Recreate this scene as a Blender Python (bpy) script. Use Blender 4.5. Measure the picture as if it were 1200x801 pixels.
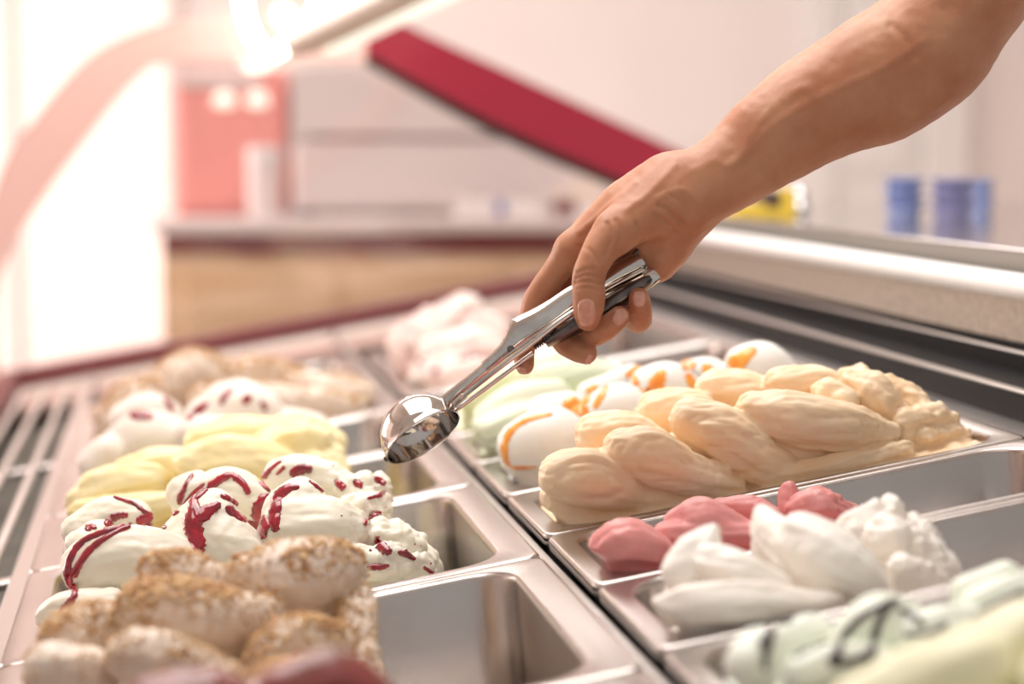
import bpy, bmesh, math, random
import numpy as np
from mathutils import Vector, Matrix
from mathutils.bvhtree import BVHTree

for o in list(bpy.data.objects):
    bpy.data.objects.remove(o, do_unlink=True)
scene = bpy.context.scene
col = scene.collection
random.seed(7)

# ------------------------------------------------------------------ camera
H = 0.95                       # height of the pan rims above the shop floor
TILT = 0.1693                  # the pan deck slopes down towards the customers
FPX, PITCH, YAW, ROLL = 2333.0, 0.121, 0.153, -0.168
CC = np.array([-.2058, -1.0394, .3074])       # camera in the deck's own frame
def _axes():
    c, s = math.cos(YAW), math.sin(YAW)
    r0 = np.array([c, -s, 0]); f0 = np.array([s, c, 0]); z0 = np.array([0, 0, 1.])
    fw = f0*math.cos(PITCH) - z0*math.sin(PITCH)
    u0 = z0*math.cos(PITCH) + f0*math.sin(PITCH)
    r = r0*math.cos(ROLL) + u0*math.sin(ROLL)
    up = -r0*math.sin(ROLL) + u0*math.cos(ROLL)
    return r, up, fw
CR, CU, CF = _axes()
ct, st_ = math.cos(TILT), math.sin(TILT)
RT = np.array([[ct, 0, -st_], [0, 1, 0], [st_, 0, ct]])     # deck frame -> room frame
WC, WR, WU, WF = RT@CC, RT@CR, RT@CU, RT@CF
def at(x, y, Y):                # deck point seen at a picture position, on the cross-plane Y
    d = CF + CR*(x-600)/FPX - CU*(y-400.5)/FPX
    return CC + d*(Y-CC[1])/d[1]
def atw(x, y, Y):               # the same in the level room frame
    d = WF + WR*(x-600)/FPX - WU*(y-400.5)/FPX
    return WC + d*(Y-WC[1])/d[1]
def atz(x, y, Z):
    d = WF + WR*(x-600)/FPX - WU*(y-400.5)/FPX
    return WC + d*(Z-WC[2])/d[2]
def atd(x, y, D):
    return WC + (WF + WR*(x-600)/FPX - WU*(y-400.5)/FPX)*D

cam_d = bpy.data.cameras.new('camera')
cam = bpy.data.objects.new('camera', cam_d); col.objects.link(cam)
M = Matrix.Identity(4)
for i in range(3):
    M[i][0], M[i][1], M[i][2] = WR[i], WU[i], -WF[i]
    M[i][3] = WC[i] + (H if i == 2 else 0)
cam.matrix_world = M
cam_d.sensor_width = 36.0
cam_d.lens = FPX*36.0/1200.0
cam_d.clip_start = 0.02
cam_d.dof.use_dof = True
cam_d.dof.focus_distance = 1.39
cam_d.dof.aperture_fstop = 3.0
cam_d.dof.aperture_blades = 0
scene.camera = cam

# ------------------------------------------------------------------ light
world = bpy.data.worlds.new('world'); scene.world = world
world.use_nodes = True
bg = world.node_tree.nodes['Background']
bg.inputs[0].default_value = (1.0, .95, .92, 1); bg.inputs[1].default_value = 0.5
def area(name, loc, target, size, size_y, energy, color):
    d = bpy.data.lights.new(name, 'AREA'); d.shape = 'RECTANGLE'
    d.size = size; d.size_y = size_y; d.energy = energy; d.color = color
    o = bpy.data.objects.new(name, d); col.objects.link(o)
    o.location = loc
    o.rotation_euler = (Vector(target)-Vector(loc)).to_track_quat('-Z', 'Y').to_euler()
    return o
area('ceiling_panel_light', (-.3, 1.0, 2.78), (-.3, 1.0, 0), 1.6, 2.2, 56, (1, .97, .95))
area('far_wall_fill_light', (.4, 4.4, 2.78), (.4, 4.6, 0), 3.2, 2.0, 56, (1, .94, .92))  # added fill without a fixture, brightens the far wall
area('shop_window_daylight', (-3.4, 3.05, 1.45), (.1, .6, 1.0), 3.6, 1.8, 120, (1, .95, .92))
vs = scene.view_settings
vs.view_transform = 'Standard'; vs.look = 'None'; vs.gamma = 1.0; vs.use_curve_mapping = False
vs.exposure = 0.07

# ------------------------------------------------------------------ materials
def lin(c):
    return tuple(((v/255.)/12.92 if v/255. <= .04045 else ((v/255.+.055)/1.055)**2.4) for v in c)
def setin(b, n, v):
    if n in b.inputs: b.inputs[n].default_value = v
def mat(name, rgb, rough=.5, metal=0., noise=None, bump=None, sss=None, coat=0., emit=None, spec=None):
    m = bpy.data.materials.new(name); m.use_nodes = True
    nt = m.node_tree; b = nt.nodes['Principled BSDF']
    c = lin(rgb)+(1,)
    setin(b, 'Base Color', c); setin(b, 'Roughness', rough); setin(b, 'Metallic', metal)
    if spec is not None: setin(b, 'Specular IOR Level', spec)
    if coat: setin(b, 'Coat Weight', coat); setin(b, 'Coat Roughness', .08)
    if sss:
        setin(b, 'Subsurface Weight', sss[0]); setin(b, 'Subsurface Radius', sss[1]); setin(b, 'Subsurface Scale', sss[2])
    if emit:
        setin(b, 'Emission Color', lin(emit[0])+(1,)); setin(b, 'Emission Strength', emit[1])
    tc = None
    if noise or bump:
        tc = nt.nodes.new('ShaderNodeTexCoord')
    if noise:                   # (second colour, scale, lo, hi[, stretch])
        n = nt.nodes.new('ShaderNodeTexNoise'); n.inputs['Scale'].default_value = noise[1]; n.inputs['Detail'].default_value = 5
        src = tc.outputs['Object']
        if len(noise) > 4:
            mp = nt.nodes.new('ShaderNodeMapping'); mp.inputs['Scale'].default_value = noise[4]
            nt.links.new(src, mp.inputs[0]); src = mp.outputs[0]
        nt.links.new(src, n.inputs['Vector'])
        r = nt.nodes.new('ShaderNodeValToRGB')
        r.color_ramp.elements[0].position = noise[2]; r.color_ramp.elements[1].position = noise[3]
        r.color_ramp.elements[0].color = lin(noise[0])+(1,); r.color_ramp.elements[1].color = c
        nt.links.new(n.outputs['Fac'], r.inputs[0]); nt.links.new(r.outputs[0], b.inputs['Base Color'])
    if bump:                    # (scale, strength, distance[, stretch])
        n = nt.nodes.new('ShaderNodeTexNoise'); n.inputs['Scale'].default_value = bump[0]; n.inputs['Detail'].default_value = 6
        src = tc.outputs['Object']
        if len(bump) > 3:
            mp = nt.nodes.new('ShaderNodeMapping'); mp.inputs['Scale'].default_value = bump[3]
            nt.links.new(src, mp.inputs[0]); src = mp.outputs[0]
        nt.links.new(src, n.inputs['Vector'])
        bp = nt.nodes.new('ShaderNodeBump'); bp.inputs['Strength'].default_value = bump[1]; bp.inputs['Distance'].default_value = bump[2]
        nt.links.new(n.outputs['Fac'], bp.inputs['Height']); nt.links.new(bp.outputs[0], b.inputs['Normal'])
    return m
def thin_glass(name, tint, refl):
    m = bpy.data.materials.new(name); m.use_nodes = True; nt = m.node_tree
    nt.nodes.clear()
    out = nt.nodes.new('ShaderNodeOutputMaterial'); mx = nt.nodes.new('ShaderNodeMixShader')
    t = nt.nodes.new('ShaderNodeBsdfTransparent'); g = nt.nodes.new('ShaderNodeBsdfGlossy')
    fr = nt.nodes.new('ShaderNodeValue'); fr.outputs[0].default_value = .06
    t.inputs[0].default_value = lin(tint)+(1,); g.inputs['Roughness'].default_value = .02
    g.inputs[0].default_value = (refl, refl, refl, 1)
    nt.links.new(fr.outputs[0], mx.inputs[0]); nt.links.new(t.outputs[0], mx.inputs[1]); nt.links.new(g.outputs[0], mx.inputs[2])
    nt.links.new(mx.outputs[0], out.inputs[0])
    return m
MM = {}
MM['pan'] = mat('pan steel', (200, 194, 190), .27, 1., noise=((184, 177, 172), 9, .3, .75, (1, 1, 1)), bump=(260, .08, .0006, (1, .05, 1)))
MM['steel'] = mat('brushed steel', (205, 200, 196), .33, 1., bump=(300, .1, .0006, (.05, 1, 1)))
MM['steel_top'] = mat('polished worktop steel', (225, 222, 220), .13, 1.)
MM['panel_grey'] = mat('frosted grey panel', (190, 178, 165), .5, .35, noise=((160, 148, 136), 120, .35, .7), bump=(400, .25, .001))
MM['scoop'] = mat('polished scoop steel', (214, 208, 203), .1, 1., noise=((190, 182, 176), 60, .35, .7))
MM['scoop_dark'] = mat('dull shade-darkened lever steel', (120, 112, 108), .28, 1., noise=((84, 78, 75), 90, .35, .7))  # darker steel, the lever's shadow and reflections are in the colour
MM['black'] = mat('black liner plastic', (12, 12, 15), .5, spec=.2)
MM['dark'] = mat('dark well', (112, 110, 100), .6, noise=((84, 84, 76), 8, .3, .7))
MM['white_pl'] = mat('white plastic rail', (238, 236, 234), .35)
MM['burgundy'] = mat('burgundy lacquer', (158, 22, 50), .3, coat=.4)
MM['salmon'] = mat('frame lacquer paled by haze', (250, 208, 198), .3, coat=.2)  # burgundy frame paled to salmon, the haze is put into the colour
MM['seal'] = mat('dark rubber seal', (52, 40, 36), .5)
MM['maroon'] = mat('maroon base trim', (118, 52, 54), .4)
MM['rod'] = mat('white coated wire', (226, 218, 212), .3, .25)
MM['glass'] = thin_glass('clear case glass', (252, 248, 247), .8)
MM['lamp_glow'] = mat('glowing tube', (255, 252, 240), .4, emit=((255, 250, 232), 14.))
MM['lamp_body'] = mat('lamp housing', (224, 216, 206), .35, .3)
MM['diffuser'] = mat('lamp diffuser', (245, 246, 236), .4, emit=((248, 250, 232), .9))
MM['skin'] = mat('skin', (198, 142, 108), .46, sss=(.1, (1., .4, .25), .004), noise=((180, 114, 80), 30, .3, .72), bump=(900, .22, .0008))
MM['cloth'] = mat('white cotton', (232, 228, 224), .85, bump=(700, .2, .0008))
MM['nail'] = mat('fingernail', (216, 160, 138), .25, coat=.4, noise=((208, 148, 126), 200, .4, .6))
ic = dict(rough=.42, sss=(.25, (1., .8, .6), .006))
def gel(name, a, b, sc=45, **k):
    q = dict(ic); q.update(k)
    return mat(name, a, q['rough'], noise=(b, sc, .3, .7), bump=(420, .12, .0009), sss=q['sss'], coat=q.get('coat', 0.))
MM['orange'] = gel('peach gelato', (254, 231, 200), (252, 218, 176), 30)
MM['white'] = gel('milk gelato', (246, 241, 233), (243, 233, 222), 25)
MM['pink'] = gel('strawberry gelato', (240, 168, 164), (234, 150, 148), 60, coat=.15, rough=.38)
MM['cream'] = gel('fior di latte gelato', (245, 241, 226), (242, 236, 216), 25)
MM['ripple'] = gel('ripple gelato', (246, 240, 228), (242, 226, 216), 70)
MM['nutty'] = gel('hazelnut gelato', (234, 219, 204), (226, 205, 184), 55)
MM['yellow'] = gel('lemon gelato', (252, 240, 200), (249, 230, 164), 35)
MM['egg'] = gel('yoghurt gelato', (244, 243, 238), (240, 238, 232), 25)
MM['green'] = gel('pistachio gelato', (222, 236, 204), (240, 240, 218), 30)
MM['lime'] = gel('lime gelato', (244, 243, 226), (228, 234, 178), 40)
MM['pinkwhite'] = gel('ripple far gelato', (246, 238, 228), (232, 196, 190), 26)
MM['mint'] = gel('mint gelato', (240, 243, 232), (232, 239, 222), 30)
MM['palecream'] = gel('custard gelato', (246, 242, 212), (242, 238, 200), 20)
MM['plum'] = gel('plum gelato', (150, 66, 66), (120, 58, 44), 40, coat=.4, rough=.3)
MM['red'] = mat('cherry syrup', (172, 12, 42), .12, coat=.7, noise=((118, 5, 26), 90, .35, .65), spec=.6)
MM['caramel'] = mat('orange syrup', (251, 180, 78), .15, coat=.5, noise=((240, 138, 44), 80, .35, .65))
MM['choc'] = mat('chocolate sauce', (48, 28, 30), .2, coat=.4)
MM['nut'] = mat('chopped nuts', (232, 196, 146), .6, noise=((196, 144, 96), 160, .38, .62))
MM['nut_pale'] = mat('pale chopped nuts', (232, 200, 152), .6, noise=((206, 160, 108), 160, .38, .62))
MM['wall'] = mat('blush wall paint', (243, 234, 231), .8, noise=((239, 229, 225), 2, .3, .7))
MM['wall_white'] = mat('white paint', (240, 236, 234), .6)
MM['floor'] = mat('beige floor tile', (190, 176, 162), .5, noise=((176, 160, 146), 4, .3, .7))
MM['ceil'] = mat('ceiling paint', (240, 236, 232), .8)
MM['daylight'] = mat('daylit window glass', (255, 246, 240), .4, emit=((255, 228, 220), .85))
MM['wood'] = mat('tan counter front', (234, 206, 172), .5, noise=((212, 178, 138), 3, .35, .65, (1, 1, 6)))
MM['rednose'] = mat('red paint paled by haze', (244, 160, 152), .4)  # cabinet red lightened, washed-out haze is part of this colour
MM['cab_white'] = mat('white cabinet enamel', (232, 222, 220), .35)
MM['edge_steel'] = mat('dark edge steel', (142, 139, 132), .5, .7)  # rougher, darker steel for the worktop's front face
MM['taupe'] = mat('taupe deck', (200, 168, 158), .4, .2)
MM['mauve'] = mat('mauve gap strip', (150, 110, 116), .6)  # purple tone of the machine's gap strip and feet
MM['blue'] = mat('blue print', (60, 66, 160), .5)
MM['cupblue'] = mat('blue paper cup', (158, 172, 214), .25, coat=.5, noise=((126, 144, 200), 30, .35, .65))
MM['cupmauve'] = mat('mauve blue paper cup', (160, 160, 196), .35, noise=((136, 136, 180), 30, .35, .65))
MM['yellowbox'] = mat('yellow carton', (240, 206, 74), .45)
MM['brown'] = mat('dark brown wrapper', (88, 66, 60), .4)
MM['foil'] = mat('silver foil', (225, 225, 228), .2, .8)

# ------------------------------------------------------------------ mesh helpers
ORG = {}
def new_mesh(name, V, F, smooth):
    me = bpy.data.meshes.new(name)
    V = np.asarray(V, np.float32)
    if isinstance(F, np.ndarray):
        n, k = F.shape
        me.vertices.add(len(V)); me.vertices.foreach_set('co', V.ravel())
        me.loops.add(n*k); me.loops.foreach_set('vertex_index', F.astype(np.int32).ravel())
        me.polygons.add(n); me.polygons.foreach_set('loop_start', np.arange(0, n*k, k, dtype=np.int32))
        me.update(calc_edges=True)
    else:
        me.from_pydata(V.tolist(), [], [list(f) for f in F])
        bm = bmesh.new(); bm.from_mesh(me); bmesh.ops.recalc_face_normals(bm, faces=bm.faces); bm.to_mesh(me); bm.free()
    if smooth:
        me.polygons.foreach_set('use_smooth', np.ones(len(me.polygons), bool))
    me.update()
    return me
def place(o, origin, frame):
    org = np.asarray(origin, float)
    if frame == 'deck':
        w = RT@org; o.rotation_euler = (0, -TILT, 0)
    else:
        w = org
    o.location = (w[0], w[1], w[2]+H)
def tag(o, label=None, cat=None, group=None, kind=None):
    if label: o['label'] = label
    if cat: o['category'] = cat
    if group: o['group'] = group
    if kind: o['kind'] = kind
    return o
def mk(name, VF, m, parent=None, frame='deck', origin=None, smooth=False, sharp=None):
    V, F = VF
    V = np.asarray(V, float)
    if parent is None:
        if origin is None:
            lo, hi = V.min(0), V.max(0); origin = np.array([(lo[0]+hi[0])/2, (lo[1]+hi[1])/2, lo[2]])
    else:
        origin = ORG[parent.name]
    me = new_mesh(name, V-np.asarray(origin), F, smooth)
    me.materials.append(MM[m] if isinstance(m, str) else m)
    o = bpy.data.objects.new(name, me); col.objects.link(o)
    ORG[o.name] = np.asarray(origin, float)
    if parent is None: place(o, origin, frame)
    else: o.parent = parent
    if sharp:
        me.set_sharp_from_angle(angle=math.radians(sharp))
    return o
def empty(name, origin, frame='deck'):
    o = bpy.data.objects.new(name, None); col.objects.link(o); o.empty_display_size = .02
    ORG[o.name] = np.asarray(origin, float); place(o, origin, frame)
    return o
def join(*parts):
    V, F, n = [], [], 0
    for v, f in parts:
        v = np.asarray(v, float); V.append(v); F += [tuple(int(i)+n for i in q) for q in f]; n += len(v)
    return np.concatenate(V), F
def box(x0, x1, y0, y1, z0, z1, bev=0.):
    if bev <= 0:
        V = [(x, y, z) for z in (z0, z1) for y in (y0, y1) for x in (x0, x1)]
        return np.array(V), [(0, 2, 3, 1), (4, 5, 7, 6), (0, 1, 5, 4), (2, 6, 7, 3), (0, 4, 6, 2), (1, 3, 7, 5)]
    b = min(bev, (x1-x0)*.45, (y1-y0)*.45, (z1-z0)*.45)
    def ring(z, i): return [(x0+i, y0+b, z), (x0+b, y0+i, z), (x1-b, y0+i, z), (x1-i, y0+b, z), (x1-i, y1-b, z), (x1-b, y1-i, z), (x0+b, y1-i, z), (x0+i, y1-b, z)]
    V = ring(z0, b)+ring(z0+b, 0)+ring(z1-b, 0)+ring(z1, b)
    F = [tuple(range(8))[::-1], tuple(range(24, 32))]
    for k in range(3):
        for j in range(8):
            F.append((k*8+j, k*8+(j+1) % 8, k*8+8+(j+1) % 8, k*8+8+j))
    return np.array(V), F
def extrude_y(prof, y0, y1):
    n = len(prof)
    V = [(p[0], y0, p[1]) for p in prof]+[(p[0], y1, p[1]) for p in prof]
    F = [tuple(range(n)), tuple(range(n, 2*n))[::-1]]+[(i, (i+1) % n, n+(i+1) % n, n+i) for i in range(n)]
    return np.array(V), F
def frames(P):
    P = np.asarray(P, float); T = np.gradient(P, axis=0); T /= np.linalg.norm(T, axis=1)[:, None]+1e-12
    ref = np.array([0, 0, 1.]) if abs(T[0][2]) < .9 else np.array([1., 0, 0])
    N = []; n = np.cross(np.cross(T[0], ref), T[0])
    for t in T:
        n = n-t*np.dot(n, t); n = n/(np.linalg.norm(n)+1e-12); N.append(n)
    N = np.array(N); return T, N, np.cross(T, N)
def tube(P, R, n=10, cap=True):
    P = np.asarray(P, float); R = np.broadcast_to(R, (len(P),)); T, N, B = frames(P)
    V = []; F = []
    for i in range(len(P)):
        for k in range(n):
            a = 2*math.pi*k/n; V.append(P[i]+R[i]*(math.cos(a)*N[i]+math.sin(a)*B[i]))
    for i in range(len(P)-1):
        for k in range(n):
            F.append((i*n+k, i*n+(k+1) % n, (i+1)*n+(k+1) % n, (i+1)*n+k))
    if cap: F += [tuple(range(n))[::-1], tuple(range((len(P)-1)*n, len(P)*n))]
    return np.array(V), F
def lathe(prof, centre, n=32, axis=(0, 0, 1), close=False):
    ax = np.asarray(axis, float); ax /= np.linalg.norm(ax)
    e1 = np.cross(ax, (0, 1, 0) if abs(ax[1]) < .9 else (1, 0, 0)); e1 /= np.linalg.norm(e1); e2 = np.cross(ax, e1)
    V = []; F = []
    for (r, h) in prof:
        for k in range(n):
            a = 2*math.pi*k/n; V.append(np.asarray(centre)+ax*h+r*(math.cos(a)*e1+math.sin(a)*e2))
    m = len(prof)
    for i in range(m if close else m-1):
        j = (i+1) % m
        for k in range(n):
            F.append((i*n+k, i*n+(k+1) % n, j*n+(k+1) % n, j*n+k))
    return np.array(V), F
def catmull(P, per=6):
    P = np.asarray(P, float)
    if len(P) < 2: return P
    Q = np.concatenate([[2*P[0]-P[1]], P, [2*P[-1]-P[-2]]]); out = []
    for i in range(1, len(Q)-2):
        for k in range(per):
            t = k/per; a, b, c, d = Q[i-1], Q[i], Q[i+1], Q[i+2]
            out.append(.5*(2*b+(c-a)*t+(2*a-5*b+4*c-d)*t*t+(3*b-a-3*c+d)*t**3))
    out.append(P[-1]); return np.array(out)

# ------------------------------------------------------------------ soft solids: distance fields turned into meshes
def smin(a, b, k):
    h = np.maximum(k-np.abs(a-b), 0)/k
    return np.minimum(a, b)-h*h*k*.25
class Field:
    def __init__(s, lo, hi, h):
        s.lo = np.asarray(lo, float); s.h = h
        s.n = np.ceil((np.asarray(hi)-s.lo)/h).astype(int)+1
        s.D = np.full(s.n, .05, np.float32)
        s.ax = [(s.lo[i]+h*np.arange(s.n[i])).astype(np.float32) for i in range(3)]
    def window(s, lo, hi):
        sl = []
        for i in range(3):
            a = max(0, int((lo[i]-s.lo[i])/s.h)); b = min(s.n[i], int((hi[i]-s.lo[i])/s.h)+2)
            if b <= a: return None
            sl.append(slice(a, b))
        g = [s.ax[0][sl[0]][:, None, None], s.ax[1][sl[1]][None, :, None], s.ax[2][sl[2]][None, None, :]]
        return tuple(sl), g
    def lobe(s, P, R, k=.004, ridge=None, squash=None, per=4, margin=.012):
        Q = catmull(np.column_stack([P, R]), per); P = Q[:, :3]; R = np.maximum(Q[:, 3], .0008)
        w = s.window(P.min(0)-R.max()-margin, P.max(0)+R.max()+margin)
        if w is None: return
        sl, (X, Y, Z) = w
        best = None; ang = None; tt = None
        if ridge: T, N, B = frames(P)
        for i in range(len(P)-1):
            a, b = P[i], P[i+1]; ab = b-a; L = ab@ab+1e-12
            px, py, pz = X-a[0], Y-a[1], Z-a[2]
            t = np.clip((px*ab[0]+py*ab[1]+pz*ab[2])/L, 0, 1)
            dx, dy, dz = px-t*ab[0], py-t*ab[1], pz-t*ab[2]
            d = np.sqrt(dx*dx+dy*dy+dz*dz)-(R[i]+t*(R[i+1]-R[i]))
            if ridge:
                an = np.arctan2(dx*B[i][0]+dy*B[i][1]+dz*B[i][2], dx*N[i][0]+dy*N[i][1]+dz*N[i][2])
                ti = (i+t)/(len(P)-1)
                if best is None: best, ang, tt = d, an, ti
                else:
                    m = d < best; best = np.where(m, d, best); ang = np.where(m, an, ang); tt = np.where(m, ti, tt)
            else:
                best = d if best is None else np.minimum(best, d)
        if ridge:
            n, amp, tw, ph = ridge
            u = ang*n+tw*tt+ph
            best = best-amp*(.55*np.sin(u)+.3*np.sin(2.3*u+1.7+3*tt)+.35*np.abs(np.sin(.5*u*1.7+ph)))
        s.D[sl] = smin(s.D[sl], best.astype(np.float32), k)
    def slab(s, lo, hi, r, k=.006):
        w = s.window(np.asarray(lo)-.012, np.asarray(hi)+.012)
        if w is None: return
        sl, g = w; q = []
        for i in range(3):
            c = (lo[i]+hi[i])/2; q.append(np.abs(g[i]-c)-((hi[i]-lo[i])/2-r))
        d = np.sqrt(np.maximum(q[0], 0)**2+np.maximum(q[1], 0)**2+np.maximum(q[2], 0)**2)+np.minimum(np.maximum(np.maximum(q[0], q[1]), q[2]), 0)-r
        s.D[sl] = smin(s.D[sl], d.astype(np.float32), k)
    def mesh(s):
        D = s.D.copy(); D[0] = D[-1] = .01; D[:, 0] = D[:, -1] = .01; D[:, :, 0] = D[:, :, -1] = .01
        ins = D < 0; n = np.array(D.shape)-1
        cnt = np.zeros(n, np.int8)
        for i in (0, 1):
            for j in (0, 1):
                for k in (0, 1):
                    cnt += ins[i:i+n[0], j:j+n[1], k:k+n[2]]
        act = (cnt > 0) & (cnt < 8); I = np.argwhere(act)
        idx = np.full(n, -1, np.int32); idx[act] = np.arange(len(I))
        pos = np.zeros((len(I), 3)); c = np.zeros(len(I))
        for axis in range(3):
            o = [a for a in range(3) if a != axis]
            for u in (0, 1):
                for v in (0, 1):
                    off = np.zeros(3, int); off[o[0]] = u; off[o[1]] = v
                    off2 = off.copy(); off2[axis] = 1
                    A = D[tuple((I+off).T)]; B = D[tuple((I+off2).T)]
                    m = (A < 0) != (B < 0)
                    t = np.where(m, A/(A-B+1e-20), 0)
                    p = I+off; p = p.astype(float); p[:, axis] += t
                    pos[m] += p[m]; c[m] += 1
        pos /= c[:, None]
        F = []
        for axis in range(3):
            a = [slice(None)]*3; b = [slice(None)]*3; a[axis] = slice(0, -1); b[axis] = slice(1, None)
            x = ins[tuple(a)] != ins[tuple(b)]
            E = np.argwhere(x); o = [(axis+1) % 3, (axis+2) % 3]
            ok = (E[:, o[0]] > 0) & (E[:, o[1]] > 0) & (E[:, o[0]] < n[o[0]]) & (E[:, o[1]] < n[o[1]]); E = E[ok]
            def cell(u, v):
                q = E.copy(); q[:, o[0]] -= u; q[:, o[1]] -= v; return idx[tuple(q.T)]
            q = np.stack([cell(1, 1), cell(0, 1), cell(0, 0), cell(1, 0)], 1)
            fl = ~ins[tuple(E.T)]
            q[fl] = q[fl][:, ::-1]
            F.append(q)
        F = np.concatenate(F); F = F[(F >= 0).all(1)]
        return s.lo+pos*s.h, F
def vnoise(P, freq, seed=0):
    Q = np.asarray(P)*freq+seed*17.31; i = np.floor(Q).astype(np.int64); f = Q-i; f = f*f*(3-2*f)
    def hsh(a, b, c):
        h = (a*374761393+b*668265263+c*2147483647+seed*97531) & 0xffffffff
        h = ((h ^ (h >> 13))*1274126177) & 0xffffffff
        return ((h ^ (h >> 16)) & 0xffff)/32767.5-1
    r = 0
    for dx in (0, 1):
        for dy in (0, 1):
            for dz in (0, 1):
                w = (f[:, 0] if dx else 1-f[:, 0])*(f[:, 1] if dy else 1-f[:, 1])*(f[:, 2] if dz else 1-f[:, 2])
                r = r+w*hsh(i[:, 0]+dx, i[:, 1]+dy, i[:, 2]+dz)
    return r
def vnormals(V, F):
    n = np.cross(V[F[:, 2]]-V[F[:, 0]], V[F[:, 3]]-V[F[:, 1]])
    N = np.zeros_like(V)
    for k in range(4): np.add.at(N, F[:, k], n)
    return N/(np.linalg.norm(N, axis=1)[:, None]+1e-12)
def relax(V, F, it):
    A = np.concatenate([F[:, 0], F[:, 1], F[:, 2], F[:, 3]]); B = np.concatenate([F[:, 1], F[:, 2], F[:, 3], F[:, 0]])
    for _ in range(it):
        S = np.zeros_like(V); c = np.zeros(len(V))
        np.add.at(S, A, V[B]); np.add.at(c, A, 1)
        np.add.at(S, B, V[A]); np.add.at(c, B, 1)
        V = .5*V+.5*S/np.maximum(c, 1)[:, None]
    return V

# ================================================================== the room
def struct(name, VF, m, frame='room', **k):
    return tag(mk(name, VF, m, frame=frame, **k), kind='structure')
Z0 = -H
struct('floor', box(-3.6, 3.6, -1.6, 6.6, Z0-.05, Z0), 'floor')
struct('ceiling', box(-3.6, 3.6, -1.6, 6.6, Z0+2.85, Z0+2.95), 'ceil')
struct('wall_right', box(3.5, 3.6, -1.6, 6.5, Z0, Z0+2.85), 'wall')
struct('wall_left', box(-3.6, -3.5, -1.6, 6.5, Z0, Z0+2.85), 'wall')
bw = struct('wall_back', box(-3.5, 3.5, 6.5, 6.6, Z0, Z0+2.85), 'wall')
def pxr(x, Y): return atw(x, 180, Y)[0]
def pzr(y, Y, x=600): return atw(x, y, Y)[2]
# tall shop window in the far wall, seen through the case's end glass
wx0, wx1 = pxr(-160, 6.5), pxr(196, 6.5)
w1 = tag(empty('window_1', ((wx0+wx1)/2, 6.47, Z0+.1), 'room'), kind='structure')
mk('pane', box(wx0, (wx0+wx1)/2-.02, 6.46, 6.48, Z0+.15, Z0+2.3), 'daylight', w1)
mk('pane', box((wx0+wx1)/2+.02, wx1, 6.46, 6.48, Z0+.15, Z0+2.3), 'daylight', w1)
mk('window_frame', join(box(wx0-.05, wx0, 6.42, 6.5, Z0+.1, Z0+2.35), box(wx1, wx1+.05, 6.42, 6.5, Z0+.1, Z0+2.35),
   box((wx0+wx1)/2-.02, (wx0+wx1)/2+.02, 6.43, 6.49, Z0+.15, Z0+2.3), box(wx0, wx1, 6.42, 6.5, Z0+2.3, Z0+2.35), box(wx0, wx1, 6.42, 6.5, Z0+.1, Z0+.15)), 'wall_white', w1)
w2 = tag(empty('window_2', (-3.48, 3.0, Z0+.4), 'room'), kind='structure')
for k in range(3):
    mk('pane', box(-3.49, -3.47, 1.2+k*1.25, 2.35+k*1.25, Z0+.5, Z0+2.4), 'daylight', w2)
mk('window_frame', join(*[box(-3.5, -3.44, 1.1+k*1.25, 1.2+k*1.25, Z0+.4, Z0+2.5) for k in range(4)],
   box(-3.5, -3.44, 1.1, 4.95, Z0+.4, Z0+.5), box(-3.5, -3.44, 1.1, 4.95, Z0+2.4, Z0+2.5)), 'wall_white', w2)
# door casing and white pilaster on the far wall, behind the arm
for i, (xa, xb, m) in enumerate(((945, 985, 'wall_white'), (1085, 1140, 'wall_white'))):
    struct('trim_%d' % (i+1), box(pxr(xa, 6.4), pxr(xb, 6.4), 6.42, 6.5, Z0, Z0+2.85, .01), m)
struct('door_1', join(box(pxr(987, 6.4), pxr(1083, 6.4), 6.45, 6.5, Z0, Z0+2.3), box(pxr(1000, 6.4), pxr(1070, 6.4), 6.43, 6.46, Z0+.2, Z0+1.0, .01), box(pxr(1000, 6.4), pxr(1070, 6.4), 6.43, 6.46, Z0+1.15, Z0+2.15, .01)), 'wall_white')

# ------------------------------------------------------------------ far service counter and what stands on it
Yc = 3.25
cx0, cx1 = atw(190, 255, Yc)[0], 1.6
ctop = atw(430, 256, Yc)[2]
cnt = tag(empty('service_counter', ((cx0+cx1)/2, Yc+.35, Z0), 'room'), 'tan fronted service counter with a white top beyond the display case', 'counter')
mk('worktop', box(cx0-.02, cx1, Yc-.03, Yc+.72, ctop-.03, ctop, .004), 'cab_white', cnt)
mk('body', box(cx0, cx1, Yc, Yc+.7, Z0, ctop-.03), 'wood', cnt)
mk('fascia', box(cx0+.001, cx1, Yc-.012, Yc, ctop-.075, ctop-.03), 'maroon', cnt)
for k in range(5):
    xa = cx0+.04+k*.36
    mk('front_panel', box(xa, xa+.33, Yc-.015, Yc-.0005, ctop-.75, ctop-.1, .006), 'wood', cnt)
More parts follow.
